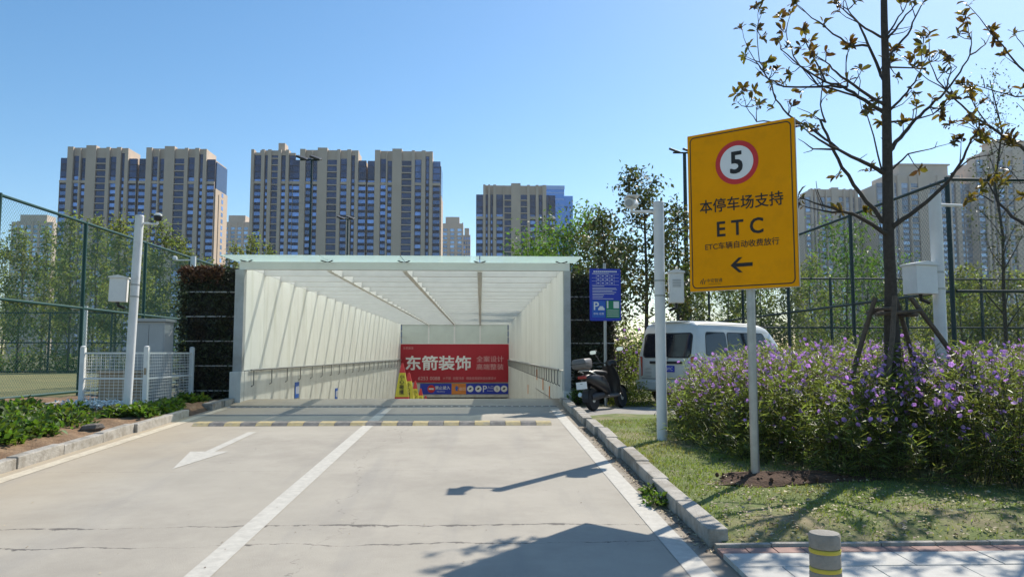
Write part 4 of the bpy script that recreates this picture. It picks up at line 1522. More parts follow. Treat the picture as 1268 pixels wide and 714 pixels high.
MAG_ROS = [((-1.25, 1.24, 5.58), (-1.21, 1.3, 5.57)), ((-1.12, 1.0, 5.78), (-1.05, 1.1, 5.8)), ((-1.02, 1.08, 5.72), (-1.05, 1.1, 5.8)), ((-.7, 1.32, 5.8), (-.65, 1.4, 5.8)), ((-1.19, .8, 5.37), (-1.16, .9, 5.4)), ((-1.09, .88, 5.27), (-1.16, .9, 5.4)), ((-.76, 1.06, 5.48), (-.75, .96, 5.4)), ((-.69, .57, 5.27), (-.72, .5, 5.23)), ((-.75, .27, 5.02), (-.83, .2, 4.95)), ((-.96, .42, 5.01), (-1.02, .49, 4.97)), ((-1.23, 1.03, 5.25), (-1.23, 1.03, 5.18)), ((-.95, -.58, 4.51), (-.93, -.52, 4.42)), ((-1.2, -.78, 4.44), (-1.16, -.7, 4.46)), ((-.73, .29, 4.7), (-.82, .39, 4.72)), ((-.58, .43, 4.67), (-.52, .5, 4.72)), ((-.61, .18, 5.18), (-.63, .08, 5.08)), ((-.29, .18, 4.93), (-.33, .1, 4.9)), ((-1.08, .78, 4.94), (-1.21, .71, 4.89)), ((-1.13, .84, 4.83), (-1.2, .77, 4.88)), ((-1.09, .45, 4.71), (-1.17, .53, 4.6)), ((-.99, .34, 4.61), (-.82, .39, 4.72)), ((-1.06, .34, 4.5), (-1.07, .31, 4.43)), ((-.5, -.16, 4.36), (-.47, -.21, 4.28)), ((-1.41, .79, 4.59), (-1.44, .7, 4.53)), ((-1.23, .79, 4.56), (-1.44, .7, 4.53)), ((-1.56, .6, 4.43), (-1.44, .7, 4.53)), ((-1.58, .51, 4.3), (-1.48, .48, 4.23)), ((-1.31, .52, 4.29), (-1.48, .48, 4.23)), ((-1.21, .37, 4.21), (-1.15, .37, 4.29)), ((-1.05, .14, 4.17), (-1.06, .22, 4.05)), ((-.78, .23, 4.06), (-.67, .23, 4.0)), ((-1.1, -.41, 3.71), (-1.09, -.32, 3.71)), ((-.35, -.3, 3.96), (-.41, -.4, 3.93)), ((.01, .09, 3.94), (.03, .0, 3.88)), ((-.24, -.03, 3.34), (-.13, -.04, 3.33)), ((-.58, .07, 3.28), (-.48, .12, 3.39)), ((-.86, .3, 4.93), (-.83, .2, 4.95)), ((1.43, .62, 5.55), (1.44, .6, 5.51)), ((1.48, .69, 5.46), (1.44, .6, 5.51)), ((1.32, .6, 5.25), (1.44, .51, 5.15)), ((1.4, .52, 5.25), (1.44, .51, 5.15)), ((1.84, .68, 5.36), (1.87, .7, 5.33)), ((1.9, .72, 5.21), (1.87, .7, 5.33)), ((.18, -.52, 4.75), (.21, -.5, 4.73)), ((.15, -.58, 4.61), (.21, -.5, 4.73)), ((.39, .12, 4.75), (.46, .16, 4.63)), ((.54, .24, 4.7), (.46, .16, 4.63)), ((.19, -.48, 4.39), (.26, -.37, 4.46)), ((1.01, .29, 4.81), (1.08, .4, 4.85)), ((.86, .19, 4.63), (.92, .16, 4.56)), ((.69, .16, 4.27), (.68, .21, 4.17)), ((.78, .17, 4.16), (.81, .16, 4.12)), ((.93, .39, 4.14), (.92, .4, 4.14)), ((1.19, .16, 4.41), (1.2, .2, 4.39)), ((1.26, .32, 4.34), (1.2, .2, 4.39)), ((.61, -.67, 3.71), (.68, -.6, 3.74)), ((.8, -.51, 3.74), (.79, -.49, 3.69)), ((.58, -.37, 3.6), (.63, -.3, 3.59)), ((.86, -.46, 3.61), (.79, -.49, 3.69)), ((.96, -.75, 3.55), (1.02, -.7, 3.49)), ((1.01, -.73, 3.45), (1.02, -.7, 3.49)), ((.17, .13, 4.69), (.13, .07, 4.6)), ((.19, .02, 4.48), (.13, .07, 4.6)), ((.24, .04, 3.91), (.11, .02, 3.92)), ((.41, .03, 3.34), (.22, -.07, 3.51)), ((-.19, .7, 5.71), (-.15, .8, 5.74)), ((-.04, .49, 5.62), (-.09, .6, 5.55)), ((.71, .31, 5.54), (.78, .37, 5.59)), ((.18, -.44, 5.31), (.16, -.5, 5.22)), ((.99, .53, 5.86), (.97, .5, 5.85)), ((-.99, .14, 5.41), (-.96, .2, 5.44)), ((-1.2, -.44, 3.73), (-1.19, -.4, 3.74)), ((-.08, .72, 5.84), (-.15, .8, 5.74)), ((.18, .59, 5.85), (-.09, .6, 5.55)), ((.16, -.01, 5.61), (.43, .1, 5.52))]


def wobble(pts, amp, sub=3):
    """subdivide a branch polyline and give it small irregular kinks"""
    out = [Vector(pts[0])]
    for a, b in zip(pts[:-1], pts[1:]):
        a, b = Vector(a), Vector(b)
        for k in range(1, sub + 1):
            p = a.lerp(b, k / sub)
            if k < sub:
                p += Vector((rng.uniform(-1, 1), rng.uniform(-1, 1), rng.uniform(-1, 1))) * amp
            out.append(p)
    return out


def rosettes(pts, dirs, g, nl=(5, 10), L_=(.075, .14)):
    """whorls of stiff leaves at twig tips"""
    Ps, Ds, Ns, Ls, Ws = [], [], [], [], []
    for p, d in zip(pts, dirs):
        d = np.array(d) / (np.linalg.norm(d) + 1e-6)
        for k in range(g.integers(*nl)):
            q = g.normal(size=3)
            q -= d * q.dot(d)
            q /= np.linalg.norm(q) + 1e-6
            D = q * g.uniform(.6, 1) + d * g.uniform(.1, .9) + np.array([0, 0, g.uniform(-.25, .1)])
            Ps.append(np.array(p) + g.normal(size=3) * .012 - d * g.uniform(0, .05))
            Ds.append(D)
            Ns.append(d + g.normal(size=3) * .35)
            Ls.append(g.uniform(*L_))
            Ws.append(Ls[-1] * g.uniform(.34, .46))
    return np.array(Ps), np.array(Ds), np.array(Ns), np.array(Ls), np.array(Ws)


def magnolia(loc, label, scale=1.0, rz=0.0, seed=1, flip=1):
    g = np.random.default_rng(seed)
    o = empty('magnolia_tree', loc, label, 'tree', 'magnolia trees in the shrub bed', rz=rz)
    o.scale = (scale, scale, scale)
    tr = [((-.02, 0, -.3), .14), ((-.02, 0, .3), .122)] + MAG_TRUNK
    s = MB()
    s.tube(wobble([p for p, r in tr], .006, 2), np.interp(np.linspace(0, 1, 2 * len(tr) - 1), np.linspace(0, 1, len(tr)), [r for p, r in tr]).tolist(), 12)
    s.build('trunk', 'bark', o, smooth=60)
    b = MB()
    extra = []
    for r0, r1, pts in MAG_BRANCH:
        w = wobble(pts, .012)
        n = len(w)
        b.tube(w, [r0 * .86 * (1 - k / (n - 1)) ** 1.15 + r1 * .65 for k in range(n)], 7)
        if g.random() < .8:
            extra.append((w[-1], w[-1] - w[-3]))
        for k in range(3, n - 1, 3):          # side twigs
            if g.random() < .75:
                d = (w[k + 1] - w[k - 1]).normalized()
                q = (d + Vector(g.normal(size=3)) * .7 + Vector((0, 0, .45))).normalized() * g.uniform(.12, .34)
                mid = w[k] + q * .5 + Vector(g.normal(size=3)) * .02
                b.tube([w[k], mid, w[k] + q], [.007, .005, .003], 5)
                if g.random() < .45:
                    extra.append((w[k] + q, q))
    for p, q in MAG_ROS:                      # twigs carrying the leaf whorls
        p, q = Vector(p), Vector(q)
        if (p - q).length > .02:
            b.tube([q, q.lerp(p, .5) + Vector((0, 0, -.02)), p], [.007, .005, .004], 5)
    b.build('limbs', 'bark', o, smooth=60)
    P_ = [p for p, q in MAG_ROS] + [tuple(p) for p, q in extra]
    D_ = [tuple(Vector(p) - Vector(q) + Vector((0, 0, .12))) for p, q in MAG_ROS] + [tuple(q) for p, q in extra]
    a = rosettes(P_, D_, g)
    add('crown', leaf_mesh('crown', *a, fold=.10, six=True), 'leaf_mag', o)
    return o


magnolia((4.75, 8.65, .40), 'bare branching magnolia with few bronze leaves, propped by wooden stakes', seed=2)
magnolia((7.05, 8.9, .40), 'magnolia at the edge of the shrub bed, without stakes, reaching over the fence corner', scale=.94, rz=R(150), seed=9)

ts = empty('tree_stakes', (4.75, 8.65, .44), 'weathered wooden stakes lashed round the magnolia trunk', 'tree stakes')
for (fx_, fy_), (tx, ty) in (((-.75, .15), (-.17, .06)), ((-.60, -.75), (-.07, -.18)), ((.80, .55), (.11, .12)), ((1.40, -.20), (.20, -.03))):
    MB().tube(wobble([(fx_, fy_, -.06), (tx, ty, 1.80)], .01, 4), [.032, .031, .03, .028, .027], 8).build('stake', 'stake', ts, smooth=60)
for a, b in (((-.26, -.12, 1.60), (.26, -.13, 1.64)), ((-.24, .12, 1.63), (.28, .12, 1.62)), ((-.14, -.24, 1.66), (-.13, .22, 1.67)), ((.14, -.24, 1.59), (.15, .24, 1.6))):
    MB().tube([a, b], .024, 8).build('cross_stick', 'stake', ts, smooth=60)

# ---- purple flowering shrub bed
bed_front = [(3.25, 12.4), (3.0, 11.3), (2.84, 10.2), (2.98, 9.3), (3.15, 8.4), (3.75, 7.55), (4.9, 6.95), (6.2, 6.6), (9.5, 6.4)]


def bed_ok(x, y):
    # distance behind the front edge polyline (approx.)
    best = 9
    for (a, b), (c, d) in zip(bed_front[:-1], bed_front[1:]):
        vx, vy = c - a, d - b
        t = max(0, min(1, ((x - a) * vx + (y - b) * vy) / (vx * vx + vy * vy)))
        px, py = a + vx * t, b + vy * t
        side = vx * (y - b) - vy * (x - a)
        dd = math.hypot(x - px, y - py)
        if abs(dd) < abs(best):
            best = dd if side > 0 else -dd
    return best


sbed = empty('flowering_shrub_bed', (4.8, 8.8, .42), 'dense bed of purple flowering shrubs round the staked magnolia', 'shrubs')
SO = np.array(sbed.location)
g = np.random.default_rng(21)
LP, LD, LN, LL, LW = [], [], [], [], []
FP, FD = [], []
stm = MB()
cnt = 0
while cnt < 3700:
    x, y = g.uniform(2.4, 8.6), g.uniform(6.3, 12.6)
    dd = bed_ok(x, y)
    if dd < -.3 or (dd < 0 and g.random() < .80) or (dd > 1.3 and g.random() < .35) or (y > 10.8 and x > 6.0 and g.random() < .3):
        continue
    cnt += 1
    clump = .5 + .5 * math.sin(x * 3.1 + 1.3 * math.sin(y * 2.2)) * math.sin(y * 2.7 + x)
    h = (.58 + .46 * min(1, dd / 1.0) ** .7 + .17 * clump) * g.uniform(.78, 1.10)
    if dd < .25:
        h *= g.uniform(.5, .95)
    if dd < 0:
        h = g.uniform(.10, .34)
    z0 = lawn_z(x, y)
    lx, ly = g.normal(0, .15, 2)
    if dd < .6:      # outward lean at the front
        lx -= .10
        ly -= .12
    top = np.array([x + lx, y + ly, z0 + h])
    bot = np.array([x, y, z0])
    n = int(g.integers(26, 40))
    t = g.uniform(.10, 1.0, n) ** .75
    P_ = bot + (top - bot) * t[:, None] + g.normal(0, .03, (n, 3))
    a = g.uniform(0, 2 * math.pi, n)
    upv = g.uniform(-.25, .95, n) * (.35 + .75 * t)
    D_ = np.stack([np.cos(a), np.sin(a), upv], 1)
    LP.append(P_)
    LD.append(D_)
    LN.append(np.stack([-np.cos(a) * .4, -np.sin(a) * .4, np.ones(n)], 1) + g.normal(0, .35, (n, 3)))
    LL.append(g.uniform(.07, .15, n))
    LW.append(g.uniform(.009, .018, n))
    if cnt % 2 == 0:
        p = [tuple(bot - SO), tuple((bot * .45 + top * .55) + g.normal(0, .02, 3) - SO), tuple(top - SO)]
        stm.tube(p, [.006, .005, .003], 3, cap=False)
    nf = 0
    if g.random() < (.85 if h > .72 else .28) * (.35 + 1.3 * clump):
        nf = int(g.integers(1, 4))
    if dd < .06:
        nf = 0
    for _ in range(nf):
        tt = g.uniform(.80, 1.04) if g.random() < .8 else g.uniform(.35, .8)
        out = np.array([g.normal(0, .035) - (.03 if dd < .4 else 0), g.normal(0, .035) - (.03 if dd < .4 else 0), 0])
        FP.append(bot + (top - bot) * tt + out)
        FD.append(np.array([g.normal(0, .6) + .1, g.normal(0, .6) - .35, g.uniform(.1, 1)]))
stuff(add('foliage', leaf_mesh('foliage', np.concatenate(LP) - SO, np.concatenate(LD), np.concatenate(LN), np.concatenate(LL), np.concatenate(LW), fold=.05), 'leaf_rue', sbed))
stuff(stm.build('stems', 'stem', sbed))


def flowers(FP, FD, r, parent, g):
    FP, FD = np.array(FP), np.array(FD)
    FD /= np.linalg.norm(FD, axis=1, keepdims=True)
    Ps, Ds, Ns, Ls, Ws = [], [], [], [], []
    for p, d in zip(FP, FD):
        u = np.cross(d, [0.3, .2, 1])
        u /= np.linalg.norm(u)
        w = np.cross(d, u)
        rr = r * g.uniform(.75, 1.15)
        for k in range(5):
            a = 2 * math.pi * k / 5 + p[0] * 7
            Ps.append(p)
            Ds.append(u * math.cos(a) + w * math.sin(a) + d * .35)
            Ns.append(d)
            Ls.append(rr)
            Ws.append(rr * 1.15)
    return stuff(add('flowers', leaf_mesh('flowers', np.array(Ps), np.array(Ds), np.array(Ns), np.array(Ls), np.array(Ws), fold=-.06, six=True), 'flower', parent))


flowers(np.array(FP) - SO, FD, .0275, sbed, g)


# ---- generic small shrub
def shrub(name, loc, rx, ry, h, n, material, label, cat='shrub', leaf=(.05, .11, .35), group=None, fl=0, seed=1, up=.3):
    g = np.random.default_rng(seed)
    o = empty(name, loc, label, cat, group)
    a = g.uniform(0, 2 * math.pi, n)
    q = np.sqrt(g.random(n))
    t = g.random(n)
    lump = 1 + .25 * np.sin(a * 3 + seed) + .15 * np.sin(a * 7 + 2 * seed)
    P_ = np.stack([np.cos(a) * q * rx * lump, np.sin(a) * q * ry * lump, h * t * (1 - .55 * q ** 2) * g.uniform(.75, 1.1, n)], 1)
    D_ = np.stack([np.cos(a) * .8, np.sin(a) * .8, np.full(n, up)], 1) + g.normal(0, .55, (n, 3))
    L_ = g.uniform(leaf[0], leaf[1], n)
    stuff(add('foliage', leaf_mesh('foliage', P_, D_, g.normal(0, .5, (n, 3)) + [0, 0, 1], L_, L_ * leaf[2]), material, o))
    s = MB()
    for k in range(6):
        b = 2 * math.pi * k / 6 + seed
        s.tube([(0, 0, -.05), (math.cos(b) * rx * .3, math.sin(b) * ry * .3, h * .4), (math.cos(b) * rx * .55, math.sin(b) * ry * .55, h * .75)], [.012, .008, .004], 5)
    s.build('stems', 'stem', o)
    if fl:
        b = g.uniform(0, 2 * math.pi, fl)
        k = g.uniform(.5, 1, fl)
        Fp = np.stack([np.cos(b) * rx * k, np.sin(b) * ry * k, h * g.uniform(.45, 1.05, fl) * (1 - .4 * k * k)], 1)
        flowers(Fp, g.normal(0, .5, (fl, 3)) + [0, -.4, .6], .03, o, g)
    return o


shrub('flowering_shrub', (3.30, 17.1, .5), .50, .45, 1.75, 1500, 'leaf_rue', 'tall purple flowering shrub between the scooter and the van', fl=55, leaf=(.06, .13, .28), seed=3)
shrub('lime_shrub', (3.15, 16.0, .5), .40, .36, .62, 1300, 'leaf_lime', 'low lime green shrub between the scooter and the van', leaf=(.04, .08, .4), seed=4)
shrub('dark_shrub', (2.95, 16.75, .5), .36, .3, 2.1, 900, 'leaf_dark', 'dark thin shrub beside the blue notice board pole', leaf=(.05, .1, .35), seed=5)
shrub('dark_shrub', (2.02, 16.05, .55), .16, .12, .42, 300, 'leaf_bed', 'small green plant at the foot of the right portal column', leaf=(.05, .1, .35), seed=6)
for i, (x, y, s_, seed) in enumerate(((1.60, 6.95, .8, 7), (1.62, 7.35, .55, 8))):
    shrub('weed', (x, y, gz(y)), .13 * s_ + .02, .17 * s_, .12, 220, 'leaf_bed', ['bushier', 'smaller'][i] + ' green weed growing in the gutter by the right kerb', 'weed', leaf=(.03, .06, .5), seed=seed, group='gutter weeds')

# ---- leafy plants in the left soil bed
k = 0
for r_ in range(140):
    x, y = rng.uniform(-8.4, -5.75), rng.uniform(6.2, 15.6)
    if r_ >= 120:
        x, y = rng.uniform(-6.5, -5.8), rng.uniform(8.6, 11.0)
    elif r_ > 84:
        x, y = rng.uniform(-5.98, -5.42), rng.uniform(12.6, 15.7)
    f = (-x - 5.75) / 2.6
    if y > 13.6 and (x < -5.9 or rng.random() < .1):
        if x < -5.95:
            continue
    if f < .16 and rng.random() < .85 and y < 12.3 and r_ < 120:
        continue
    if y < 8.2 and x > -6.2:
        continue
    k += 1
    s_ = rng.uniform(.75, 1.25) if y < 12 else rng.uniform(.55, .85)
    shrub('bedding_plant', (x, y, soil_z(x, y) - .02), .24 * s_, .24 * s_, .24 * s_, 150, 'leaf_bed', ('small' if y > 12 else 'low broad leaved') + ' green bedding plant ' + ('by the white wire enclosure' if y > 12 else 'near the middle of the soil bed' if x > -7 else 'beside the court edging stones'), 'plant',
          leaf=(.06, .12, .62), group='bedding plants in the soil bed', seed=30 + k, up=.5)
g = np.random.default_rng(8)
n = 900
fx, fy = g.uniform(-7.25, -5.85, n), 13.78 + g.normal(0, .16, n) + .12 * (g.random(n) < .3)
P_ = np.stack([fx, fy, np.array([soil_z(a, b) for a, b in zip(fx, fy)]) + g.uniform(.01, .13, n)], 1)
wf = add('white_ground_flowers', leaf_mesh('white_ground_flowers', P_, g.normal(0, 1, (n, 3)) + [0, 0, .4], g.normal(0, .3, (n, 3)) + [0, -.5, 1], g.uniform(.03, .07, n), g.uniform(.02, .045, n)), 'pebble')
stuff(tag(wf, 'patch of pale silvery ground cover at the foot of the white wire enclosure', 'ground cover'))

# ---- grass blades on the lawn
g = np.random.default_rng(77)
n = 62000
gx = 1.82 + (g.random(n) ** 1.25) * 6.5
gy = g.uniform(5.60, 12.25, n)
pat = np.array([hsh(a * .9 + 2, b * .8) for a, b in zip(gx, gy)]) + .35 * np.sin(gx * 7.3 + gy * 5.1)
keep = (g.random(n) < np.clip(.62 + .55 * pat, .12, 1)) & ~(((gx - 2.95) / .75) ** 2 + ((gy - 7.48) / .32) ** 2 < .9)
keep &= ~((gy < 6.2) & (gx > 3.0) & (g.random(n) < .6))
gx, gy = gx[keep], gy[keep]
n = len(gx)
gzv = np.array([lawn_z(a, b) for a, b in zip(gx, gy)])
P_ = np.stack([gx, gy, gzv - .004], 1)
D_ = g.normal(0, .75, (n, 3)) * [1, 1, 0] + [0, 0, 1]
gr = add('grass', leaf_mesh('grass', P_, D_, g.normal(0, 1, (n, 3)) + [0, -1, .3], g.uniform(.018, .055, n), g.uniform(.004, .009, n), fold=.02), 'leaf_grass')
stuff(tag(gr, 'short patchy lawn grass behind the right kerb', 'grass'))

# ---- dry leaves and grit lying about
g = np.random.default_rng(78)
n1, n2, n3 = 1100, 1300, 170
lx = np.concatenate([1.9 + np.abs(g.normal(0, 2.2, n1)), g.normal(1.635, .045, n2), g.uniform(-4.8, 1.3, n3)])
ly = np.concatenate([5.60 + np.abs(g.normal(0, 1.2, n1)), g.uniform(5.5, 12.2, n2), g.uniform(4.5, 12, n3)])
lx[n1:n1 + n2] = np.clip(lx[n1:n1 + n2], 1.54, 1.685)
lz = np.concatenate([[lawn_z(a, b) + .025 for a, b in zip(lx[:n1], ly[:n1])], [gz(b) + .006 for b in ly[n1:]]])
n = len(lx)
sz = np.concatenate([g.uniform(.02, .055, n1), g.uniform(.012, .04, n2), g.uniform(.006, .022, n3)])
a = g.uniform(0, 6.28, n)
lt = add('dry_leaf_litter', leaf_mesh('dry_leaf_litter', np.stack([lx, ly, lz], 1), np.stack([np.cos(a), np.sin(a), g.normal(0, .12, n)], 1), g.normal(0, .2, (n, 3)) + [0, 0, 1], sz, sz * g.uniform(.4, .7, n), fold=.15), 'litter')
stuff(tag(lt, 'dry leaves and bark chips scattered over lawn edge and gutter', 'leaf litter'))


# ---- background trees
def tree(name, loc, h, spread, kind, label, material, bark='bark2', seed=1, nleaf=2600, leaf=(.10, .20), group=None, trunk=.3, r=.06):
    g = np.random.default_rng(seed)
    o = empty(name, loc, label, 'tree', group)
    s = MB()
    tp = [Vector((g.normal(0, .04) * h * t * .3, g.normal(0, .04) * h * t * .3, h * t)) for t in np.linspace(0, 1, 7)]
    tp[0] = Vector((0, 0, -.2))
    s.tube(tp, [r * (1 - .9 * k / 6) + .008 for k in range(7)], 7)
    s.build('trunk', bark, o, smooth=60)
    b = MB()
    C, Wt = [], []
    nb = 20 if kind != 'slender' else 24
    for k in range(nb):
        t = trunk + (1 - trunk) * (k + g.random()) / nb * .97
        p = tp[min(5, int(t * 6))].lerp(tp[min(6, int(t * 6) + 1)], t * 6 - int(t * 6))
        a = k * 2.4 + g.normal(0, .4)
        if kind == 'slender':
            L_ = spread * (1.0 - .65 * t) * g.uniform(.6, 1.15)
            up = 1.5
        elif kind == 'round':
            L_ = spread * math.sin(math.pi * min(1, (1.12 - t) / (1.15 - trunk) + .08)) ** .7 * g.uniform(.65, 1.1)
            up = .35 + .5 * t
        else:
            L_ = spread * (1.12 - .8 * t) * g.uniform(.55, 1.2)
            up = .75
        d = Vector((math.cos(a), math.sin(a), up)).normalized()
        q1 = p + d * L_ * .5 + Vector(g.normal(0, .05, 3)) * L_
        q2 = p + d * L_ + Vector((0, 0, .1 * L_)) + Vector(g.normal(0, .07, 3)) * L_
        b.tube([p, q1, q2], [r * .35 * (1.1 - t) + .006, r * .2 * (1.1 - t) + .005, .004], 5)
        for w in (.35, .5, .62, .75, .87, 1.0):
            c = p.lerp(q1, w * 2) if w < .5 else q1.lerp(q2, w * 2 - 1)
            C.append(c + Vector(g.normal(0, .10, 3)) * L_)
            Wt.append(L_ * (.6 + w))
        for _ in range(3):
            base = q1.lerp(q2, g.random())
            e = base + (d + Vector(g.normal(0, .7, 3))).normalized() * L_ * .42
            b.tube([base, e], [.007, .003], 4)
            C.append(e)
            Wt.append(L_ * 1.2)
    C.append(tp[6])
    Wt.append(max(Wt))
    b.build('limbs', bark, o, smooth=60)
    C = np.array([tuple(c) for c in C])
    Wt = np.array(Wt) ** .8
    Wt *= g.uniform(.3, 1.6, len(Wt))
    idx = g.choice(len(C), nleaf, p=Wt / Wt.sum())
    sig = {'slender': .085, 'round': .14, 'open': .075}[kind] * spread + .05
    P_ = C[idx] + g.normal(0, 1, (nleaf, 3)) * sig * [1, 1, .9]
    L_ = g.uniform(*leaf, nleaf)
    D_ = g.normal(0, 1, (nleaf, 3)) + [0, 0, -.1]
    add('crown', leaf_mesh('crown', P_, D_, g.normal(0, .8, (nleaf, 3)) + [0, 0, 1], L_, L_ * g.uniform(.4, .6, nleaf)), material, o)
    return o


def px(x, Y):      # horizontal place of a thing seen in direction x at distance Y (layout helper)
    return (x - 595) / 950 * Y


grpL = 'young trees behind the left court'
for i, (x, Y, h, sp) in enumerate(((-8, 43, 8.6, 1.7), (38, 42, 7.9, 1.7), (66, 46, 8.6, 1.6), (98, 42, 8.8, 1.6), (126, 44, 8.9, 1.6), (152, 41, 8.2, 1.6), (178, 44, 8.6, 1.6), (204, 42, 8.5, 1.5),
                                   (232, 43, 7.4, 1.7), (262, 46, 6.6, 1.6), (292, 48, 8.0, 1.5), (316, 50, 8.9, 1.5), (338, 52, 8.3, 1.4), (20, 50, 8.0, 1.8), (84, 51, 8.2, 1.8), (140, 52, 8.6, 1.8), (190, 52, 8.2, 1.8), (244, 52, 7.2, 1.8))):
    tree('young_tree', (px(x, Y), Y, .5), h * .95, sp, 'slender', 'slender light green young tree ' + ('in the back row ' if Y > 49 and x < 280 else 'in the front row ') + ('by the corner of the left court' if x < 60 else 'before the twin winged tower' if x < 275 else 'over the ramp roof'), 'leaf_pop', seed=100 + i, nleaf=2500, leaf=(.12, .24), group=grpL, trunk=.14)
for i in range(16):
    x = -14 + i * 20
    shrub('hedge_shrub', (px(x, 42.5), 42.5 + rng.uniform(-1, 1), .5), 1.2, .8, rng.uniform(1.3, 2.6), 420, 'leaf_pop' if i % 3 else 'leaf_mid', 'bushy shrub under the row of young trees behind the left court', leaf=(.12, .24, .5), group='shrubs behind the left court', seed=200 + i)

tree('evergreen_tree', (px(802, 23), 23, .5), 6.5, 1.55, 'open', 'open dark evergreen tree behind the white camera pole', 'leaf_dark', 'bark', 301, 3600, (.10, .19), 'evergreen trees right of the ramp', .30, .075)
tree('evergreen_tree', (px(748, 25), 25, .5), 5.7, 1.35, 'open', 'open dark evergreen tree behind the blue notice board', 'leaf_dark', 'bark', 302, 3200, (.10, .19), 'evergreen trees right of the ramp', .25, .07)
tree('evergreen_tree', (px(846, 26), 26, .5), 5.9, 1.3, 'open', 'open dark evergreen tree beside the floodlight pole', 'leaf_dark', 'bark', 303, 2600, (.10, .19), 'evergreen trees right of the ramp', .25, .07)
tree('round_tree', (px(698, 38), 38, .5), 7.0, 2.3, 'round', 'round bright green tree just behind the ramp roof', 'leaf_mid', 'bark2', 304, 4200, (.14, .26), None, .3, .09)
tree('round_tree', (px(668, 44), 44, .5), 6.5, 1.9, 'round', 'lower green tree behind the far end of the ramp roof', 'leaf_mid', 'bark2', 305, 3800, (.14, .26), None, .3, .09)
tree('bronze_tree', (px(738, 34), 34, .5), 5.6, 1.8, 'round', 'bronze tinged leafy tree behind the right living wall', 'leaf_dark', 'bark2', 306, 3600, (.13, .24), None, .25, .09)
grpR = 'trees behind the right court'
for i, (x, Y, h, sp, mt) in enumerate(((868, 36, 4.6, 1.6, 'leaf_pop'), (905, 38, 4.9, 1.7, 'leaf_pop'), (948, 36, 4.4, 1.7, 'leaf_pop'), (985, 37, 4.9, 1.6, 'leaf_pop'), (1012, 40, 6.0, 1.6, 'leaf_pop'), (1058, 35, 6.6, 1.9, 'leaf_mid'), (1085, 38, 5.6, 1.7, 'leaf_mid'),
                                       (1130, 36, 4.4, 1.8, 'leaf_pop'), (1165, 39, 4.2, 1.7, 'leaf_pop'), (1205, 36, 5.0, 1.7, 'leaf_pop'), (1240, 37, 4.6, 1.8, 'leaf_pop'), (1278, 36, 4.9, 1.8, 'leaf_pop'), (1310, 38, 5.2, 1.9, 'leaf_pop'), (925, 44, 4.6, 2.0, 'leaf_mid'), (1030, 46, 4.8, 2.0, 'leaf_pop'), (1110, 45, 4.4, 2.0, 'leaf_pop'), (1190, 45, 4.6, 2.0, 'leaf_mid'))):
    tree('young_tree', (px(x, Y), Y, .5), h, sp, 'round' if mt == 'leaf_mid' else 'open', ('full green' if mt == 'leaf_mid' else 'thin light green') + ' young tree beyond the right court, ' + ('past the parked van' if x < 1000 else 'past the staked magnolia' if x < 1120 else 'past the gabled box' if x < 1195 else 'past the fence that runs right'), mt, seed=400 + i, nleaf=2300, leaf=(.11, .22), group=grpR, trunk=.12)
for i in range(20):
    x = 790 + i * 27
    shrub('hedge_shrub', (px(x, 34.5), 34.5 + rng.uniform(-.8, 1.2), .5), 1.0, .8, rng.uniform(1.5, 2.6), 420, 'leaf_pop' if i % 4 else 'leaf_mid', 'bushy shrub under the trees behind the right court', leaf=(.12, .22, .5), group='shrubs behind the right court', seed=260 + i)
for i in range(7):
    shrub('hedge_shrub', (px(722 + i * 17, 31), 31 + rng.uniform(-.8, .8), .5), 1.0, .8, rng.uniform(2.4, 3.3), 700, ('leaf_pop', 'leaf_mid', 'leaf_dark')[i % 3], 'tall bushy shrub behind the evergreen trees right of the ramp', leaf=(.12, .22, .5), group='shrubs behind the evergreens', seed=290 + i)
tree('willow_leaved_tree', (px(1262, 19), 19, .5), 8.2, 1.5, 'slender', 'thin fine leaved tree rising behind the right fence', 'leaf_dark', 'bark', 501, 1500, (.05, .10), None, .2, .05)


# ================================================================== TOWERS
def facade_mats(pre, stone, stone2, glass, balc, crown):
    M[pre + 's'] = mat(pre + 'stone', stone, .85, .05, .15, col2=stone2, f2=.6, s2=.05)
    M[pre + 'p'] = mat(pre + 'spandrel', balc, .6, .06, .3)
    M[pre + 'g'] = mat(pre + 'glass', glass, .12, .35, .22, metal=.55, spec=.6, objrand=.55)
    M[pre + 'c'] = mat(pre + 'crown_glass', crown, .18, .25, .2, metal=.45, spec=.6, objrand=.4)


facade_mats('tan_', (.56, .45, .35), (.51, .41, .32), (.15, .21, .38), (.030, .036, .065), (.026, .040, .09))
facade_mats('pale_', (.56, .46, .37), (.52, .43, .35), (.26, .34, .46), (.24, .25, .28), (.22, .27, .34))  # distance haze painted into the lifted glass, crown and spandrel colours
M['blue_tower'] = mat('blue_curtain_wall', (.13, .28, .62), .2, .12, .05, metal=.5, spec=.6)
M['blue_band'] = mat('blue_wall_band', (.30, .45, .75), .3, .1, .1, metal=.2)

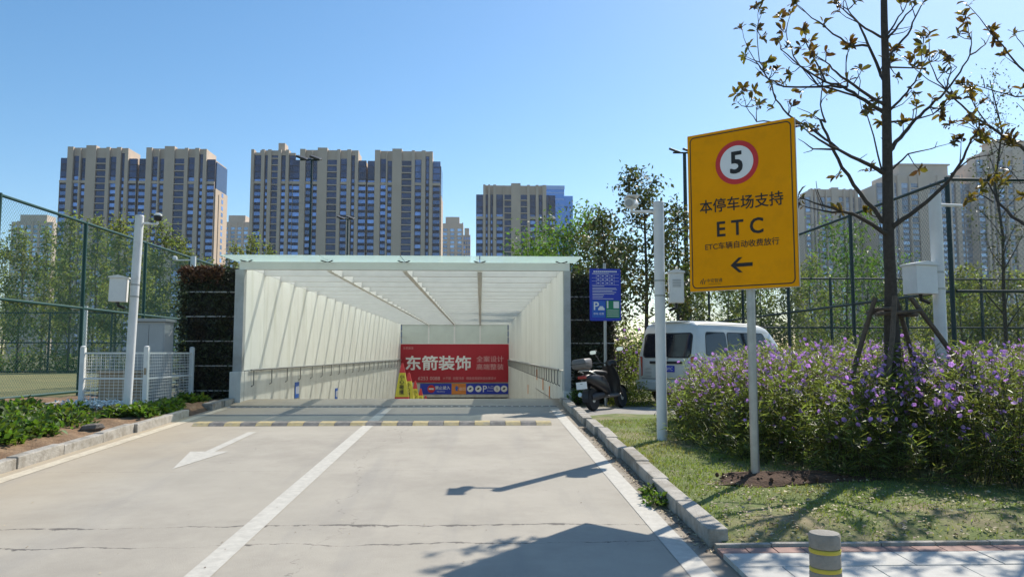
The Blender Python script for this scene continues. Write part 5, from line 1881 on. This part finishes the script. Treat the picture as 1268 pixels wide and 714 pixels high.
WING = [(0, 37, 'w', 150), (37, 64, 'p', 96), (64, 94, 'w', 140), (94, 100, 'p', 105), (100, 124, 'w', 150), (124, 172, 'P', 88), (172, 222, 'b', 148), (222, 238, 'p', 96),
        (238, 272, 'w', 142), (272, 292, 'p', 96), (292, 312, 'n', 112), (312, 328, 'p', 101), (328, 367, 'w', 150)]
FLAT = [(0, 14, 'p', 95), (14, 50, 'w', 118), (50, 66, 'p', 95), (66, 82, 'n', 118), (82, 99, 'p', 98), (99, 132, 'b', 118), (132, 147, 'p', 98), (147, 170, 'w', 118), (170, 185, 'p', 95), (185, 215, 'w', 118)]
WING3 = [(0, 35, 'w', 150), (35, 47, 'p', 98), (47, 60, 'n', 150), (60, 70, 'p', 100), (70, 85, 'n', 150), (85, 100, 'p', 98), (100, 135, 'w', 150), (135, 141, 'p', 105), (141, 175, 'b', 150),
         (175, 222, 'P', 93), (222, 255, 'b', 150), (255, 268, 'p', 98), (268, 298, 'w', 150), (298, 312, 'p', 98), (312, 332, 'n', 150), (332, 350, 'p', 100), (350, 367, 'n', 150), (367, 397, 'w', 152)]


class Tower:
    """towers are laid out in facade units (metres) relative to their base corner"""

    def __init__(s, label, x, y, pre, zbase=.5, fh=3.05):
        s.o = empty('apartment_tower', (x, y, zbase), label, 'tower', 'apartment towers on the skyline')
        s.pre, s.fh, s.nw = pre, fh, 0
        s.stuffw = MB()
        s.cache = {}

    def window(s, x0, x1, y, z0, z1, big):
        key = (round(x1 - x0, 2), round(z1 - z0, 2), big)
        if s.nw < 290 and z0 > 38:
            s.nw += 1
            m = s.cache.get(key)
            if m is None:
                m = MB().box(0, x1 - x0, 0, .12, 0, z1 - z0).mesh('window')
                m.materials.append(M[s.pre + ('c' if big else 'g')])
                s.cache[key] = m
            o = bpy.data.objects.new('window', m)
            COL.objects.link(o)
            o.parent = s.o
            o.location = (x0, y, z0)
        else:
            s.stuffw.box(x0, x1, y, y + .12, z0, z1)

    def wing(s, cols, x0, unit, ztop, depth, band_f=4, y0=0.0, ref=88.0):
        """cols in drawing units; unit = metres per drawing unit; top given in the same units below ref"""
        fh = s.fh
        W = cols[-1][1] * unit
        zband = ztop - (268 - ref) * unit * 1.0
        lowtop = ztop - (150 - ref) * unit
        MB().box(x0 + .3, x0 + W - .3, y0 + 1.5, y0 + depth, 0, lowtop).build('tower_core', s.pre + 's', s.o)
        MB().box(x0 + 40 * unit, x0 + W - 45 * unit, y0 + .8, y0 + depth - 3, lowtop, ztop - 10 * unit).build('penthouse', s.pre + 's', s.o)
        for a, b, kind, top in cols:
            xa, xb = x0 + a * unit, x0 + b * unit
            zt = ztop - (top - ref) * unit
            if kind == 'p' and top < 112:
                zt = min(zt, ztop - 8.5 * unit)
            if kind in 'pP':
                MB().box(xa, xb, y0 - (.5 if kind == 'p' else .2), y0 + (3.2 if zt > lowtop + 1 else 1.6), 0, zt).build('pier', s.pre + 's', s.o)
            else:
                MB().box(xa, xb, y0 + .75, y0 + 1.52, 0, zt).build('spandrel_strip', s.pre + ('p'), s.o)
                if zt > lowtop + 2:
                    MB().box(xa, xb, y0 + .2, y0 + .7, zt - 1.2, zt).build('crown_lintel', s.pre + 's', s.o)
                nf = int(zt / fh)
                inset = .25 if kind != 'n' else .35
                for k in range(nf):
                    zb = zt - (nf - k) * fh + .1
                    up = zb > zband
                    if kind == 'b':
                        s.window(xa + .1, xb - .1, y0 + .60, zb + .75, zb + fh - .15, True)
                        continue
                    s.window(xa + inset, xb - inset, y0 + .60, zb + (.35 if up else 1.15), zb + fh - (.1 if up else .25), up)
                if kind == 'b':
                    sl = None
                    for k in range(nf):
                        zb = zt - (nf - k) * fh + .1
                        if sl is None:
                            sl = MB().box(xa, xb, y0 - .15, y0 + .58, 0, .45).build('balcony_slab', s.pre + 's', s.o, loc=(0, 0, zb))
                        else:
                            share('balcony_slab', sl, s.o, (0, 0, zb))
                elif kind == 'w':
                    zb_ = zband
                    MB().box(xa, xb, y0 + .1, y0 + .58, zb_ - .6, zb_ + .6).build('band_course', s.pre + 's', s.o)
                    for xm in ((xa + inset - .12, xa + .02), (xb - .02, xb - inset + .12)):
                        MB().box(min(xm), max(xm), y0 + .3, y0 + .74, 0, zb_ - .62).build('window_jamb', s.pre + 's', s.o)
        return W

    def done(s):
        if s.stuffw.f:
            stuff(s.stuffw.build('lower_windows', s.pre + 'g', s.o))
        return s.o


U = .3684 / 3.9625          # metres per drawing unit at 350 m
t1 = Tower('twin winged tan apartment tower with blue windows, left of the others over the soil bed', px(77, 350), 350, 'tan_')
t1.wing(WING, 0, U, 95.2, 16)
w_ = 377 * U
t1.wing(WING, w_, U, 95.2, 17)
# sunlit return wall of the right wing
xr = w_ + 367 * U
MB().box(xr - .1, xr + .5, 1.0, 17.5, 0, 76).build('side_wall', 'tan_s', t1.o)
MB().box(xr - .1, xr + .35, 2.0, 16.5, 76.05, 88.5).build('side_crown', 'tan_c', t1.o)
MB().box(xr + .52, xr + .8, 5, 6.0, 0, 74).build('side_fin', 'tan_s', t1.o)
for k in range(14):
    MB().box(xr + .36, xr + .55, 9.0, 11.5, 34 + k * 3.05, 35.9 + k * 3.05).build('side_window', 'tan_g', t1.o)
t1.done()

t2 = Tower('widest tan apartment tower of three joined blocks behind the ramp roof', px(309.5, 352), 352, 'tan_')
t2.wing(FLAT, 0, U * 1.0, 95.4, 14, ref=95)
MB().box(123 * U, 155 * U, 3, 9, 80, 98.6).build('lift_housing', 'tan_s', t2.o)
t2.wing(WING, 205 * U, U * .985, 95.6, 16, y0=-.8)
t2.wing(WING, (205 + 368) * U, U * .985, 95.6, 17, y0=-.4)
xr = (205 + 368 + 361.5) * U
MB().box(xr - .1, xr + .5, 1.0, 17, 0, 74).build('side_wall', 'tan_s', t2.o)
MB().box(xr - .1, xr + .3, 1.5, 16, 74.05, 88).build('side_crown', 'tan_c', t2.o)
t2.done()

t3 = Tower('shorter tan apartment tower in front of a blue glass block', px(589, 355), 355, 'tan_')
t3.wing(WING3, 0, U * 1.01, 80.6, 16, ref=93)
t3.done()
bt = empty('glass_office_tower', (px(684, 372), 372, .5), 'plain blue glass block behind the shorter tan tower', 'tower')
MB().box(-6, 6.2, 0, 14, 0, 81.5).build('curtain_wall', 'blue_tower', bt)
MB().box(6.202, 10.6, 1.0, 14, 0, 78.5).build('side_wall', 'blue_tower', bt)
MB().box(-6, 6.4, -.2, 14.2, 81.51, 83.4).build('parapet', 'blue_band', bt)
for k in range(24):
    MB().box(-6, 6.2, -.12, -.002, 6 + k * 3.2, 6.5 + k * 3.2).build('floor_band', 'blue_band', bt)
for r_ in range(8):
    for c in range(2):
        MB().box(7.2 + c * 1.7, 8.0 + c * 1.7, .9, .998, 40 + r_ * 4.6, 41.2 + r_ * 4.6).build('window', 'tan_c', bt)


def small_tower(label, pxl, pxr, ytop, Y, pre, roof=False):
    x0, x1 = px(pxl, Y), px(pxr, Y)
    h = (437 - ytop) / 950 * Y + 1.1
    t = Tower(label, x0, Y, pre)
    W = x1 - x0
    MB().box(0, W, 1, 15, 0, h - 5).build('tower_core', pre + 's', t.o)
    MB().box(W * .18, W * .82, 2, 13, h - 5, h).build('roof_house', pre + 's', t.o)
    n = max(3, int(W / 4.2))
    for k in range(n):
        a, b = W * (k + .22) / n, W * (k + .78) / n
        MB().box(W * (k + .84) / n, W * (k + 1.16) / n if k < n - 1 else W, .5, 1.2, 0, h - 4.5 - (k % 2) * .8).build('pier', pre + 's', t.o)
        nf = int((h - 7) / 3.05)
        for f in range(nf):
            t.window(a, b, .9, 2 + f * 3.05, 2 + f * 3.05 + 1.9, False)
    return t.done()


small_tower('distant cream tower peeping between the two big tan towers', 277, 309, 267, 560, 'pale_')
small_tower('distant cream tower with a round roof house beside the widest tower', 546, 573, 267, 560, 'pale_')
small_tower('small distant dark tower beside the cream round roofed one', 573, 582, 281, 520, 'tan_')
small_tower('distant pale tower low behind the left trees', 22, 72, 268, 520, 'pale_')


def pale_tower(label, pxl, pxr, ytop, Y, seed, crown=True):
    x0, x1 = px(pxl, Y), px(pxr, Y)
    h = (437 - ytop) / 950 * Y + 1.1
    t = Tower(label, x0, Y, 'pale_')
    W = x1 - x0
    u = W / WING3[-1][1]
    # facade with the same bay rhythm; unit in x is W/397, in z a fixed 0.1
    cols = [(a, b, k, 93 + (c - 93) * (.093 / u)) for a, b, k, c in WING3]
    t.wing(cols, 0, u, h, 18, ref=93)
    if crown:
        MB().box(W * .27, W * .80, 3, 13, h - 5, h + 4.8).build('roof_house', 'pale_s', t.o)
        MB().box(W * .25, W * .82, 2.5, 13.5, h + 4.81, h + 5.6).build('roof_cornice', 'pale_s', t.o)
        for q in (.12, .2, .86, .93):
            MB().box(W * q, W * q + .9, 2, 3, h - 4, h).build('parapet_post', 'pale_s', t.o)
    MB().box(-.6, -.01, 1.2, 17.5, 0, h - 6).build('side_wall', 'pale_s', t.o)
    return t.done()


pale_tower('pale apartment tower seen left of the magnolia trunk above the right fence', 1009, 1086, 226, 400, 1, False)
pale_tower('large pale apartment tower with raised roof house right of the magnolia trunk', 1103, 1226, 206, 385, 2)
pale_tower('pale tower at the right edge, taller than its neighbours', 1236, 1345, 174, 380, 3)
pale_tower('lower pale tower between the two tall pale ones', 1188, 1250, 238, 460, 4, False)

# ---- thin haze in the air
hz = MB().box(-540, 540, -90, 575, -9.5, 104).build('haze', None)
hm = bpy.data.materials.new('haze_air')
hm.use_nodes = True
hn = hm.node_tree.nodes
hn.remove(hn['Principled BSDF'])
vol = hn.new('ShaderNodeVolumePrincipled')
vol.inputs['Color'].default_value = (.86, .92, 1, 1)
vol.inputs['Density'].default_value = .00013
vol.inputs['Anisotropy'].default_value = .45
hm.node_tree.links.new(vol.outputs[0], hn['Material Output'].inputs['Volume'])
hz.data.materials.append(hm)
stuff(hz)
hz['label'] = 'thin pale haze in the air over the whole place'
hz['category'] = 'haze'
